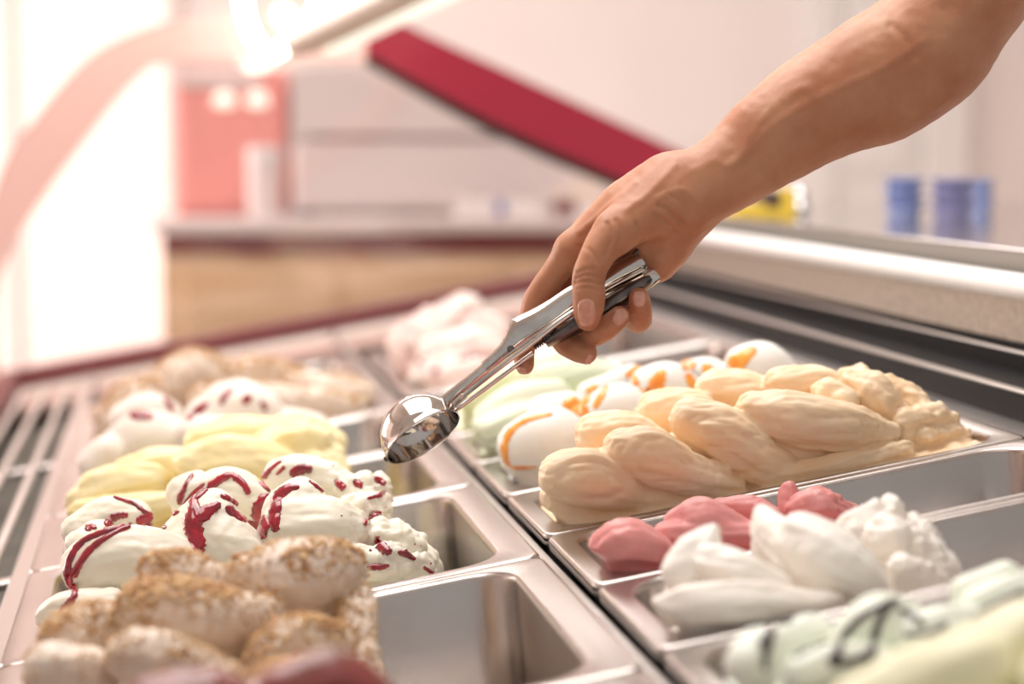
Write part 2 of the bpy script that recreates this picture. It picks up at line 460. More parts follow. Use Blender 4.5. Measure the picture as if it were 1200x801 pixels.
# red cabinet
Yr = 3.5
ra, rb_ = atw(203, 80, Yr), atw(338, 250, Yr)
rc = tag(empty('red_cabinet', ((ra[0]+rb_[0])/2, Yr+.15, ctop), 'room'), 'red upright cabinet standing on the white counter top', 'cabinet')
mk('body', box(ra[0], rb_[0], Yr, Yr+.3, ctop, ra[2], .008), 'rednose', rc)
mk('door', box(ra[0]+.012, rb_[0]-.012, Yr-.012, Yr, ctop+.02, ra[2]-.05, .004), 'rednose', rc)
mk('header', box(ra[0]+.005, rb_[0]-.06, Yr-.01, Yr, ra[2]-.042, ra[2]-.008, .003), 'cab_white', rc)
for px in (263, 302):
    c = atw(px, 118, Yr-.02)
    mk('glint_disc', lathe([(.0, .03), (.014, .03), (.022, .012), (.024, 0), (.0, -.006)], (c[0], Yr-.02, c[2]-.01), 20), 'diffuser', rc, smooth=True)  # glowing discs standing in for two lens glints, no lamps here
# white canister
c = atw(310, 250, 3.36)
cn = tag(empty('canister', (c[0], 3.36, ctop), 'room'), 'white canister with a lid in front of the red cabinet', 'canister')
h_ = atw(310, 172, 3.36)[2]-ctop
mk('body', lathe([(0, 0), (.036, 0), (.038, .004), (.038, h_-.02), (0, h_-.02)], (c[0], 3.36, ctop), 28), 'cab_white', cn, smooth=True, sharp=40)
mk('lid', lathe([(0, h_), (.036, h_), (.0395, h_-.004), (.0395, h_-.022), (0, h_-.022)], (c[0], 3.36, ctop), 28), 'wall_white', cn, smooth=True, sharp=40)
# big white machine with rounded hood
a0, a1 = atw(342, 250, 3.5), atw(660, 85, 3.5)
mc = tag(empty('ice_cream_machine', ((a0[0]+a1[0])/2, 3.6, ctop), 'room'), 'wide white machine with a rounded hood on the far counter', 'machine')
zm = atw(450, 158, 3.5)[2]
mk('body', box(a0[0], a1[0], 3.45, 3.85, ctop+.012, zm-.008, .012), 'cab_white', mc)
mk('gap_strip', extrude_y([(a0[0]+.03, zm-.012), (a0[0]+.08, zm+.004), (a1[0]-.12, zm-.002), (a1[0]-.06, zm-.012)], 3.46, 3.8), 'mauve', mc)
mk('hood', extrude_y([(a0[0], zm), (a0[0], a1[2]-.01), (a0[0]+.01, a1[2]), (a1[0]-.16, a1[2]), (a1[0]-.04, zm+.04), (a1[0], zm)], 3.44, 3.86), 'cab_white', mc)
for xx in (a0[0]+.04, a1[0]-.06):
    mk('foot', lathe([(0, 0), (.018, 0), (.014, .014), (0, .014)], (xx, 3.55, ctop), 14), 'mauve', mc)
c0, c1 = atw(536, 254, 3.3), atw(634, 236, 3.3)
bxp = tag(empty('carton', ((c0[0]+c1[0])/2, 3.32, ctop), 'room'), 'small white and blue carton lying on the far counter', 'box')
mk('body', box(c0[0], c1[0], 3.29, 3.36, ctop, c1[2], .002), 'wall_white', bxp)
mk('print', box(c0[0]+.085, c0[0]+.105, 3.2885, 3.3615, ctop+.003, c1[2]+.0006), 'blue', bxp)
c0, c1 = atw(640, 254, 3.3), atw(690, 230, 3.3)
jr = tag(empty('jar', ((c0[0]+c1[0])/2, 3.33, ctop), 'room'), 'dark red jar on the far counter beside the blue and white carton', 'jar')
mk('body', lathe([(0, 0), (.026, 0), (.028, .004), (.028, .032), (.022, .038), (0, .038)], ((c0[0]+c1[0])/2, 3.33, ctop), 20), 'maroon', jr, smooth=True, sharp=50)
mk('lid', lathe([(0, .048), (.022, .048), (.023, .038), (0, .038)], ((c0[0]+c1[0])/2, 3.33, ctop), 20), 'cab_white', jr, smooth=True, sharp=50)

# ================================================================== display case
YN, YE = -.62, 2.2
case = tag(empty('display_case', (0, .8, -.95), 'deck'), 'long gelato display case with sloping pan deck, arched burgundy end and steel rear ledge', 'display case')
mk('well', join(box(-.53, .405, YN, YE, -.30, -.27), box(-.53, -.505, YN, YE, -.30, -.02), box(.39, .405, YN, YE, -.30, -.012), box(-.53, .405, YE-.02, YE, -.3, -.02), box(-.53, .405, YN, YN+.02, -.3, -.02)), 'dark', case)
mk('plinth', box(-.48, .3, YN+.05, YE-.05, -.75, -.30), 'white_pl', case)
kb = box(-.40, .36, YN+.1, YE-.1, Z0, -.68); mk('kick_base', (kb[0]@RT, kb[1]), 'white_pl', case)
mk('centre_bar', box(-.006, .004, YN, YE-.05, -.03, -.011, .002), 'steel', case)
mk('front_pan_ledge', box(-.392, -.372, YN, YE-.1, -.016, -.006, .002), 'steel', case)
mk('rear_pan_ledge', box(.368, .41, YN, YE-.1, -.016, -.006, .002), 'steel', case)
mk('rear_liner', box(.402, .418, YN, YE, -.28, .0165), 'black', case)
mk('liner_lip', box(.4015, .408, YN, YE, .0165, .0195, .001), 'steel', case)
mk('liner_step', box(.418, .45, YN, YE, -.05, .0155), 'black', case)
mk('step_back', box(.447, .456, YN, YE, -.05, .0295), 'black', case)
mk('step_lip', box(.4465, .4515, YN, YE, .0295, .032, .001), 'steel', case)
mk('rear_panel', box(.458, .468, YN, YE, .036, .078), 'panel_grey', case)
mk('panel_black_strip', box(.4565, .468, YN, YE, .0, .036), 'black', case)  # black strip filling the recess below the grey panel
mk('rear_rail', tube([(.461, YN, .0835), (.461, YE-.02, .0835)], .0108, 20), 'white_pl', case, smooth=True, sharp=50)
mk('rail_fascia', box(.466, .488, YN, YE, .0, .066), 'steel', case)
# wire rack on the customers' side, one wire after the other
for X in (-.41, -.444, -.478):
    mk('rack_wire', tube(catmull([(X, .30, -.004), (X, .6, -.004), (X, 1.84, -.004), (X, 1.875, -.006), (X, 1.885, -.02)], 3), .0042, 10), 'rod', case, smooth=True)
for Y in (.60, 1.22):
    mk('rack_crossbar', box(-.503, -.386, Y-.009, Y+.009, -.016, -.008, .002), 'steel', case)
mk('air_tray', box(-.5, -.395, YN+.03, YE-.2, -.06, -.05), 'dark', case)
mk('front_rail', box(-.53, -.498, YN, YE, -.02, .012, .004), 'maroon', case)
mk('end_base', box(-.53, .47, YE-.03, YE+.03, -.02, .012, .004), 'maroon', case)
mk('end_base_strip', box(-.5, .405, YE-.11, YE-.032, -.03, -.014, .003), 'lamp_body', case)
mk('end_deck', box(-.5, .405, 1.93, YE-.112, -.035, -.02, .002), 'taupe', case)
# arched end: customers' side curve with pink haze put into its colour, burgundy beam to the rear
def arc(pts): return np.array([at(x, y, YE)[[0, 2]] for x, y in pts])
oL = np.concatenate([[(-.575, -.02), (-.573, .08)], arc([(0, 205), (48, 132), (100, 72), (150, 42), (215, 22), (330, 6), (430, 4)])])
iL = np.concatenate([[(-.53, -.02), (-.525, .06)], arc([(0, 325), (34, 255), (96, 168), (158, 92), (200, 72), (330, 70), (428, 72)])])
def band(o, i, y0, y1):
    o = catmull(np.column_stack([o, np.zeros(len(o))]), 5)[:, :2]; i = catmull(np.column_stack([i, np.zeros(len(i))]), 5)[:, :2]
    n = len(o); V = [(p[0], y, p[1]) for y in (y0, y1) for q in (o, i) for p in q]; F = []
    for k in range(n-1):
        F += [(k, k+1, n+k+1, n+k), (2*n+k, 3*n+k, 3*n+k+1, 2*n+k+1), (k, 2*n+k, 2*n+k+1, k+1), (n+k, n+k+1, 3*n+k+1, 3*n+k)]
    F += [(0, n, 3*n, 2*n), (n-1, 3*n-1, 4*n-1, 2*n-1)]
    return np.array(V), F
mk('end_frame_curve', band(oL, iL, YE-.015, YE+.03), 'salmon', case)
oR = arc([(428, 2), (482, 34), (600, 88), (700, 134), (790, 176), (860, 212)]); iR = arc([(428, 74), (470, 98), (560, 148), (640, 186), (725, 222), (790, 254)])
mR = iR+(oR-iR)*.16
efb = mk('end_frame_beam', band(oR, mR, YE-.02, YE+.03), 'burgundy', case)
mk('end_frame_seal', band(mR, iR, YE-.012, YE+.022), 'seal', efb)
# end glass inside the arch and the curved front glass
ig = catmull(np.column_stack([np.concatenate([iL, iR[1:]]), np.zeros(len(iL)+len(iR)-1)]), 4)[:, :2]
n = len(ig)
gv = [(p[0], y, p[1]) for y in (YE+.002, YE+.008) for p in ig]+[(.45, YE+.002, -.01), (.45, YE+.008, -.01)]
gf = [tuple(list(range(n))+[2*n]), tuple(list(range(n, 2*n))+[2*n+1])]
mk('end_glass', (np.array(gv), gf), 'glass', case)
og = catmull(np.column_stack([oL[:7]-np.array([0, .004]), np.zeros(7)]), 6)[:, :2]
cg = np.concatenate([og, (og+np.array([.005, -.005]))[::-1]])
mk('front_glass', extrude_y([tuple(p) for p in cg], .25, YE-.02), 'glass', case, smooth=True, sharp=40)
# case lamp hanging under the top: housing, diffuser and a bent glowing tube
lp0, lp1 = at(392, 44, 1.95), at(560, -38, 1.55)
d = lp1-lp0; d /= np.linalg.norm(d); sd = np.cross(d, (0, 0, 1)); sd /= np.linalg.norm(sd); nu = np.cross(sd, d)
def beam(p, q, sec):
    V = [a+sd*u+nu*v for a in (p, q) for (u, v) in sec]; m = len(sec)
    return np.array(V), [tuple(range(m)), tuple(range(m, 2*m))[::-1]]+[(i, (i+1) % m, m+(i+1) % m, m+i) for i in range(m)]
def rsec(a, b, n=20, e=3.): return [(a*math.copysign(abs(math.cos(t))**(2/e), math.cos(t)), b*math.copysign(abs(math.sin(t))**(2/e), math.sin(t))) for t in np.linspace(0, 2*math.pi, n, endpoint=False)]
off = sd*.068-d*.0
lamp = mk('lamp_housing', beam(lp0+off+d*.03, lp1+off, rsec(.034, .024)), 'lamp_body', case, smooth=True, sharp=50)
mk('lamp_diffuser', beam(lp0, lp1, rsec(.03, .022)), 'diffuser', lamp, smooth=True, sharp=50)
ut = [at(*p) for p in ((284, -30, 1.9), (286, 10, 1.93), (296, 42, 1.95), (312, 62, 1.96), (336, 54, 1.95), (358, 30, 1.93), (374, 4, 1.9), (384, -30, 1.87))]
mk('lamp_tube', tube(catmull(ut, 6), .0085, 14), 'lamp_glow', lamp, smooth=True)
mk('lamp_bulb', lathe([(0, -.016), (.009, -.013), (.014, -.004), (.014, .004), (.009, .013), (0, .016)], at(332, 18, 1.93), 18), 'diffuser', lamp, smooth=True)

# level steel worktop behind the case, with cups and cartons
wz = (RT@np.array([.5, 0, .104]))[2]; wxa = (RT@np.array([.5, 0, .104]))[0]
wt = tag(empty('steel_worktop', (.85, .8, Z0), 'room'), 'polished steel worktop behind the display case carrying cups', 'worktop')
mk('top', box(wxa, 1.25, YN, 2.25, wz-.003, wz, .001), 'steel_top', wt)
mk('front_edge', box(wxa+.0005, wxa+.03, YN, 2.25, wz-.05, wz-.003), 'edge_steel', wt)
mk('cabinet', box(wxa+.045, 1.2, YN+.05, 2.2, Z0, wz-.03), 'steel', wt)
def cup_stack(px0, px1, py, ht, m, look, n, rtop):
    p = atz((px0+px1)/2, py, wz); step = ht/n; r = rtop
    for k in range(n):
        pr_ = [(0, .0), (r*.8, .0), (r*.84, step*.45), (r*1.0, step*.86), (r*1.12, step*.92), (r*1.14, step*1.06), (r*1.04, step*1.16), (r*.82, .006), (0, .006)]
        o = mk('paper_cup', lathe(pr_, (p[0]+.0015*math.sin(k*2.1), p[1], wz+k*step), 24), m, frame='room', smooth=True, sharp=45)
        tag(o, '%s, %s of its stack' % (look, ('lowest', 'second from below', 'third from below', 'topmost')[k]), 'cup', 'paper cups stacked on the steel worktop')
cup_stack(1028, 1090, 254, .050, 'cupblue', 'wide glossy blue paper cup on the steel worktop', 4, .025)
cup_stack(1082, 1150, 256, .050, 'cupmauve', 'greyish mauve paper cup beside the glossy blue cups', 4, .027)
cup_stack(1130, 1168, 250, .046, 'cupblue', 'small blue paper cup half hidden behind the mauve cups', 4, .017)
p = atz(905, 252, wz)
yc_ = tag(empty('wafer_carton', (p[0], p[1], wz), 'room'), 'yellow carton with dark wrapper and silver foil on the steel worktop', 'box')
mk('tray', box(p[0]-.06, p[0]+.025, p[1]-.03, p[1]+.03, wz, wz+.016, .002), 'yellowbox', yc_)
mk('wrapper', box(p[0]-.022, p[0]+.004, p[1]-.032, p[1]+.02, wz+.008, wz+.034, .005), 'brown', yc_)
mk('end_flap', box(p[0]+.006, p[0]+.024, p[1]-.028, p[1]+.02, wz+.010, wz+.036, .004), 'yellowbox', yc_)
mk('foil', lathe([(0, 0), (.012, .002), (.015, .012), (.008, .022), (.012, .03), (.004, .038), (0, .038)], (p[0]+.036, p[1]-.01, wz), 9), 'foil', yc_)

# ================================================================== pans
def rrect(x0, x1, y0, y1, r, z, n=7):
    pts = []
    for cx, cy, a0 in ((x1-r, y1-r, 0), (x0+r, y1-r, 90), (x0+r, y0+r, 180), (x1-r, y0+r, 270)):
        for k in range(n):
            a = math.radians(a0+90*k/(n-1)); pts.append((cx+r*math.cos(a), cy+r*math.sin(a), z))
    return pts
def pan(x0, x1, y0, y1, label, ex=.017, ey=.011, dz=.0, depth=.115):
    rings = []
    g = .0015
    X0, X1, Y0, Y1 = x0+g, x1-g, y0+g, y1-g
    rings.append(rrect(X0, X1, Y0, Y1, .010, -.008+dz))
    rings.append(rrect(X0, X1, Y0, Y1, .010, -.0015+dz))
    rings.append(rrect(X0+.0012, X1-.0012, Y0+.0012, Y1-.0012, .0095, -.0002+dz))
    rings.append(rrect(X0+.003, X1-.003, Y0+.003, Y1-.003, .009, dz))
    ix0, ix1, iy0, iy1 = X0+ex, X1-ex, Y0+ey, Y1-ey
    rr = .03
    rings.append(rrect(ix0-.004, ix1+.004, iy0-.004, iy1+.004, rr+.004, dz))
    rings.append(rrect(ix0-.0018, ix1+.0018, iy0-.0018, iy1+.0018, rr+.0018, -.0007+dz))
    rings.append(rrect(ix0, ix1, iy0, iy1, rr, -.004+dz))
    tp = .008
    rings.append(rrect(ix0+tp, ix1-tp, iy0+tp, iy1-tp, rr-.003, -depth+.02+dz))
    rings.append(rrect(ix0+tp+.004, ix1-tp-.004, iy0+tp+.004, iy1-tp-.004, rr-.004, -depth+.006+dz))
    rings.append(rrect(ix0+tp+.016, ix1-tp-.016, iy0+tp+.016, iy1-tp-.016, rr-.014, -depth+dz))
    n = len(rings[0]); V = [p for r in rings for p in r]; F = []
    for i in range(len(rings)-1):
        for k in range(n):
            F.append((i*n+k, i*n+(k+1) % n, (i+1)*n+(k+1) % n, (i+1)*n+k))
    F.append(tuple(range((len(rings)-1)*n, len(rings)*n)))
    o = mk('gelato_pan', (np.array(V), F), 'pan', smooth=True, sharp=50)
    md = o.modifiers.new('sheet', 'SOLIDIFY'); md.thickness = .0009; md.offset = 0
    tag(o, label, 'pan', 'stainless pans in the display case')
    return (ix0, ix1, iy0, iy1)
PW = {}
def rpan(key, y0, y1, label): PW[key] = pan(.003, .372, y0, y1, label)
def lpan(key, y0, y1, label): PW[key] = pan(-.375, -.008, y0, y1, label, ex=.026, ey=.014)
rpan('custard', -.339, -.174, 'steel pan holding the pale custard yellow gelato')
rpan('mint', -.174, -.009, 'steel pan holding mint gelato striped with chocolate sauce')
rpan('white', -.009, .156, 'steel pan holding a torn heap of white gelato, right half empty')
rpan('pink', .156, .321, 'steel pan holding pink strawberry gelato')
rpan('orange', .321, .491, 'steel pan filled with peach coloured gelato folds')
rpan('egg', .491, .656, 'steel pan of white gelato drizzled with orange syrup')
rpan('green', .656, .821, 'steel pan holding pale green pistachio gelato')
rpan('lime', .821, 1.14, 'wide steel pan holding pale lime gelato behind the green one')
rpan('farwhite', 1.14, 1.62, 'farthest steel pan of the rear row with white and pink gelato')
lpan('plum', -.335, -.035, 'steel pan holding dark red and brown gelato')
lpan('nutty', -.035, .265, 'steel pan with nut crumbed gelato, scooped empty beside the centre bar')
lpan('cherry', .265, .565, 'steel pan of cream gelato striped with cherry syrup')
lpan('yellow', .565, .81, 'steel pan holding lemon yellow gelato')
lpan('cherryfar', .81, 1.08, 'steel pan of white gelato between lemon and crumbed nut gelato')
lpan('nutfar', 1.08, 1.37, 'steel pan of crumbed gelato behind the white and red one')
lpan('empty', 1.37, 1.64, 'empty steel pan next to the end deck of the case')

# ================================================================== gelato mounds
def pr(x, y, Y, rp):
    p = at(x, y, Y); dep = (p-CC)@CF
    return p, rp*dep/FPX
def mound(key, m, label, lobes, base=None, h=.0018, ridge=(9, .0009, 4.), k=.0022, rough=(.0007, 50), rough2=(.00025, 220), zb=-.01, over=.009, seed=1, relaxn=1, ztop=.1, extra=None):
    ix0, ix1, iy0, iy1 = PW[key]
    f = Field((ix0-.012, iy0-.02, -.106), (ix1+.012, iy1+.02, ztop), h)
    rnd = random.Random(seed)
    bx0, bx1 = base if base else (ix0, ix1)
    f.slab((bx0+.001, iy0, -.112), (bx1-.001, iy1, zb), .012)
    for L in lobes:
        opt = {}
        if isinstance(L, dict): opt = L; L = L['p']
        P = []; R = []
        for (x, y, Y, rp) in L:
            p, r = pr(x, y, Y, rp)
            Yc_ = min(max(Y, iy0-.006+r*.92), max(iy1+.004-r*.92, iy0-.006+r*.92))
            p, r = pr(x, y, Yc_, rp); P.append(p); R.append(r)
        P = np.array(P); R = np.array(R)
        if len(P) == 1:
            P = np.array([P[0]-[.002, 0, 0], P[0]+[.002, 0, 0]]); R = np.array([R[0]]*2)
        if not opt.get('free'):
            S = P.copy(); S[:, 2] -= R*1.1; S[:, 1] += R*.8
            f.lobe(S, R*.92, k=.006, per=3)
            S = S.copy(); S[:, 2] = np.minimum(S[:, 2]-R*.9, zb)
            f.lobe(S, R*.9, k=.008, per=3)
        rg = opt.get('ridge', ridge)
        f.lobe(P, R, k=opt.get('k', k), ridge=(rg[0], rg[1], rg[2]*rnd.uniform(.5, 1.3), rnd.uniform(0, 6)) if rg else None, per=5)
    # keep the mass inside the pan below the rim
    X, Y, Z = f.ax[0][:, None, None], f.ax[1][None, :, None], f.ax[2][None, None, :]
    sh = np.where(Z < 0, .002-Z*.09, .002-over*np.clip(Z/.02, 0, 1))
    shx = np.where(Z < 0, .002-Z*.09, .002-.015*np.clip(Z/.02, 0, 1))
    lim = np.maximum(np.maximum(ix0+shx-X, X-ix1+shx), np.maximum(iy0+sh-Y, Y-iy1+sh)).astype(np.float32)
    cr = .028
    qx = np.maximum(np.maximum(ix0+shx+cr-X, X-ix1+shx+cr), 0); qy = np.maximum(np.maximum(iy0+sh+cr-Y, Y-iy1+sh+cr), 0)
    lim = np.maximum(lim, np.sqrt(qx*qx+qy*qy)-cr)
    f.D = np.maximum(f.D, lim.astype(np.float32))
    V, F = f.mesh()
    V = relax(V, F, relaxn)
    N = vnormals(V, F)
    amt = rough[0]*vnoise(V, rough[1], seed)+rough2[0]*vnoise(V, rough2[1], seed+3)
    if extra is not None: amt = amt+extra(V, N)
    V = V+N*amt[:, None]
    V[:, 2] = np.maximum(V[:, 2], -.108)
    o = mk('gelato_mound', (V, F), m, smooth=True)
    tag(o, label, 'gelato', 'gelato heaps in the pans')
    return o, V, F
def crag(x0, x1, amp, fr, seed):      # broken, spooned-out texture on part of a mound
    def fn(V, N):
        w = np.clip((V[:, 0]-x0)/(x1-x0), 0, 1)
        q = np.abs(vnoise(V, fr, seed))+.5*np.abs(vnoise(V, fr*2.2, seed+1))
        return w*amp*(q-.35)
    return fn

def streak(amp, fr, seed):            # spatula strokes drawn along the pan
    def fn(V, N):
        Q = V*np.array(fr)
        Q[:, 2] += V[:, 0]*18
        return amp*(np.abs(vnoise(Q, 1., seed))-.3)+.5*amp*(np.abs(vnoise(Q*2.3, 1., seed+5))-.3)
    return fn
def both(a, b): return lambda V, N: a(V, N)+b(V, N)
O = []
O.append(mound('orange', 'orange', 'heap of smooth peach coloured gelato folds filling its pan', [
    [(660, 556, .352, 29), (692, 560, .35, 34), (735, 578, .352, 20), (775, 590, .355, 7)],
    [(732, 528, .355, 26), (765, 535, .35, 33), (810, 556, .35, 26), (862, 572, .352, 12)],
    [(700, 508, .40, 26), (740, 512, .395, 28), (785, 530, .39, 16)],
    [(812, 492, .375, 28), (850, 510, .365, 34), (890, 540, .36, 28), (930, 560, .358, 12)],
    [(885, 482, .37, 24), (930, 490, .36, 32), (990, 500, .36, 28), (1042, 508, .365, 12)],
    [(770, 482, .43, 24), (810, 480, .43, 24), (830, 490, .425, 16)],
    [(838, 455, .44, 22), (880, 458, .435, 22), (915, 470, .43, 14)],
    [(915, 450, .42, 20), (955, 448, .42, 20), (985, 452, .42, 14)],
    [(1000, 445, .40, 14), (1026, 462, .39, 24), (1040, 486, .385, 14)],
    [(970, 460, .39, 18), (990, 470, .38, 16)],
    [(1040, 448, .41, 12), (1072, 470, .40, 16), (1082, 492, .39, 12)],
    [(1060, 492, .375, 15), (1090, 488, .38, 13), (1112, 492, .39, 10)],
    [(990, 440, .43, 10), (1010, 436, .43, 10)],
    [(1085, 510, .37, 12), (1128, 506, .385, 8)],
    [(900, 560, .352, 12), (980, 545, .35, 12), (1060, 525, .355, 10)],
    [(770, 528, .352, 5), (800, 538, .35, 7), (836, 552, .35, 8), (866, 572, .352, 6)],
    [(672, 538, .37, 6), (712, 534, .36, 8), (742, 545, .352, 7), (760, 566, .352, 5)],
    [(845, 490, .38, 6), (880, 505, .37, 8), (912, 530, .36, 8), (938, 556, .356, 5)],
    [(900, 468, .39, 6), (950, 474, .38, 8), (1000, 486, .37, 8), (1040, 500, .37, 5)],
    [(836, 545, .352, 6), (850, 556, .35, 8), (846, 570, .35, 6)],
    [(1012, 462, .385, 6), (1034, 470, .38, 9), (1040, 490, .38, 6)],
    [(1052, 478, .385, 8), (1066, 490, .375, 9), (1062, 506, .37, 6)],
], h=.0015, zb=-.004, ridge=(6, .0009, 5.), seed=3, extra=both(crag(.24, .33, .0045, 75, 11), streak(.0022, (22, 95, 95), 12))))
O.append(mound('white', 'white', 'torn heap of soft white gelato in a half empty pan', [
    [(772, 712, .02, 14), (820, 706, .015, 24), (880, 706, .012, 25), (950, 706, .014, 14), (985, 700, .02, 5)],
    [(800, 672, .05, 24), (815, 650, .055, 26), (835, 622, .06, 9)],
    [(838, 660, .04, 22), (870, 672, .03, 24), (910, 690, .025, 18)],
    [(893, 600, .085, 10), (905, 625, .075, 24), (930, 650, .06, 30)],
    [(940, 632, .05, 32), (975, 655, .035, 38), (1010, 680, .03, 26), (1030, 692, .03, 12)],
    [(1000, 620, .09, 22), (1038, 604, .095, 18), (1042, 590, .1, 9)],
    [(1040, 630, .07, 26), (1075, 640, .07, 26), (1105, 665, .06, 18)],
    [(1060, 668, .04, 20), (1100, 680, .045, 12)],
    [(1068, 620, .09, 14), (1090, 640, .08, 14)],
], base=(.03, .215), h=.0015, zb=-.03, ridge=(6, .0009, 3.), seed=5, extra=both(crag(.13, .18, .005, 90, 21), streak(.0015, (20, 80, 80), 22))))
O.append(mound('pink', 'pink', 'smooth heap of pink strawberry gelato behind the white one', [
    [(712, 640, .19, 22), (735, 632, .185, 27), (770, 645, .19, 20)],
    [(795, 612, .22, 18), (825, 606, .215, 24), (870, 620, .21, 16)],
    [(845, 596, .26, 14), (880, 598, .25, 18), (905, 606, .24, 12)],
    {'p': [(922, 600, .25, 9), (924, 578, .255, 11), (926, 570, .255, 7)], 'free': 1},
    [(935, 596, .24, 14), (960, 592, .235, 21), (985, 600, .24, 15), (1002, 598, .245, 8)],
    [(780, 625, .21, 14), (900, 625, .2, 14)],
], base=(.02, .205), h=.0015, zb=-.028, ridge=(6, .0008, 3.), seed=8, extra=both(crag(.15, .2, .004, 80, 31), streak(.0013, (25, 80, 80), 32))))
O.append(mound('egg', 'egg', 'white egg shaped gelato scoops drizzled with orange syrup', [
    [(612, 522, .545, 30), (645, 512, .54, 36), (672, 512, .545, 22)],
    [(640, 484, .60, 22), (668, 480, .60, 22)],
    [(700, 484, .565, 24), (728, 478, .56, 30), (755, 486, .56, 20)],
    [(760, 450, .60, 22), (784, 450, .59, 27), (808, 460, .585, 20)],
    [(805, 440, .62, 18), (832, 438, .61, 20), (850, 450, .605, 16)],
    [(872, 428, .59, 24), (895, 430, .585, 30), (925, 446, .58, 18)],
    [(690, 460, .62, 14), (740, 440, .63, 14)],
], h=.0022, zb=-.008, ridge=None, seed=9, rough2=(.0002, 200)))
O.append(mound('green', 'green', 'pale green swirled pistachio gelato behind the orange drizzled scoops', [
    [(575, 490, .70, 20), (610, 470, .70, 22), (650, 462, .70, 18)],
    [(560, 506, .68, 14), (600, 492, .68, 16), (640, 478, .68, 10)],
    [(640, 444, .74, 18), (680, 438, .74, 20), (720, 440, .74, 14)],
], base=(.02, .25), h=.0028, zb=-.012, ridge=(5, .0014, 3.), seed=10))
O.append(mound('lime', 'lime', 'pale lime gelato behind the green pistachio gelato', [
    [(555, 470, .88, 18), (600, 448, .88, 20), (640, 432, .88, 16)],
    [(560, 462, .98, 14), (600, 436, .98, 18), (650, 425, .98, 14)],
], base=(.02, .2), h=.0035, zb=-.012, ridge=(5, .0014, 3.), seed=12))
O.append(mound('farwhite', 'pinkwhite', 'tall white and pink streaked gelato in the farthest rear pan', [
    [(470, 420, 1.36, 24), (490, 398, 1.36, 28), (520, 380, 1.38, 22)],
    [(520, 420, 1.3, 30), (560, 410, 1.3, 28), (590, 418, 1.3, 18)],
    [(530, 378, 1.45, 22), (545, 362, 1.45, 16), (556, 352, 1.45, 8)],
    [(560, 385, 1.44, 22), (585, 388, 1.44, 16)],
    [(500, 440, 1.24, 20), (560, 436, 1.24, 18)],
], base=(.02, .24), h=.0035, zb=-.012, ridge=(5, .0018, 3.), seed=13, extra=crag(-.1, 0., .006, 60, 41)))
O.append(mound('mint', 'mint', 'mint white gelato lobes striped with dark chocolate sauce', [
    [(880, 778, -.13, 30), (890, 762, -.125, 28), (905, 752, -.12, 16)],
    [(925, 752, -.07, 24), (950, 742, -.065, 24), (965, 748, -.06, 14)],
    [(1000, 748, -.10, 28), (1030, 728, -.10, 34), (1060, 722, -.09, 22)],
    [(940, 790, -.14, 22), (985, 778, -.14, 26), (1030, 775, -.14, 20)],
    [(1070, 745, -.11, 26), (1110, 735, -.11, 28), (1140, 730, -.1, 18)],
    [(1150, 712, -.09, 26), (1185, 700, -.09, 28), (1220, 690, -.085, 20)],
    [(1130, 690, -.05, 16), (1180, 672, -.05, 16)],
    [(1060, 790, -.15, 24), (1150, 770, -.15, 24), (1240, 745, -.15, 24)],
    [(1240, 700, -.1, 30), (1300, 690, -.1, 30), (1380, 680, -.1, 20)],
], h=.002, zb=-.014, ridge=(6, .0008, 3.), seed=14))
O.append(mound('custard', 'palecream', 'pale custard yellow gelato beside the mint chocolate pan', [
    [(1010, 830, -.24, 40), (1080, 800, -.23, 46), (1150, 780, -.23, 44)],
    [(1140, 770, -.22, 40), (1200, 750, -.22, 46), (1260, 730, -.22, 40)],
    [(1250, 800, -.26, 50), (1350, 790, -.26, 50)],
], h=.0026, zb=-.016, ridge=(6, .001, 3.), seed=15))
O.append(mound('nutty', 'nutty', 'light brown gelato folds dusted with chopped nuts', [
    [(300, 682, .13, 36), (345, 676, .125, 44), (385, 668, .13, 36), (408, 662, .14, 16)],
    [(172, 715, .10, 34), (215, 722, .085, 42), (262, 728, .085, 38), (318, 715, .10, 16)],
    [(185, 668, .14, 20), (215, 672, .14, 26), (262, 684, .13, 18)],
    [(85, 752, .10, 38), (112, 738, .11, 34), (138, 730, .12, 22)],
    [(60, 785, .05, 34), (100, 790, .05, 34)],
    [(160, 770, .04, 34), (200, 778, .035, 34), (255, 792, .03, 24), (295, 800, .03, 12)],
    [(320, 770, .06, 30), (355, 755, .065, 36), (390, 752, .075, 24)],
    [(400, 670, .15, 18), (412, 700, .13, 22), (420, 745, .10, 22), (425, 790, .08, 24)],
    [(390, 655, .18, 20), (415, 660, .18, 14)],
    [(330, 812, .01, 40), (400, 805, .03, 34)],
], base=(-.36, -.138), h=.0017, zb=-.03, ridge=(6, .0007, 3.), seed=16, rough=(.0014, 60), rough2=(.0006, 300), extra=crag(-.165, -.145, .003, 110, 51), ztop=.11))
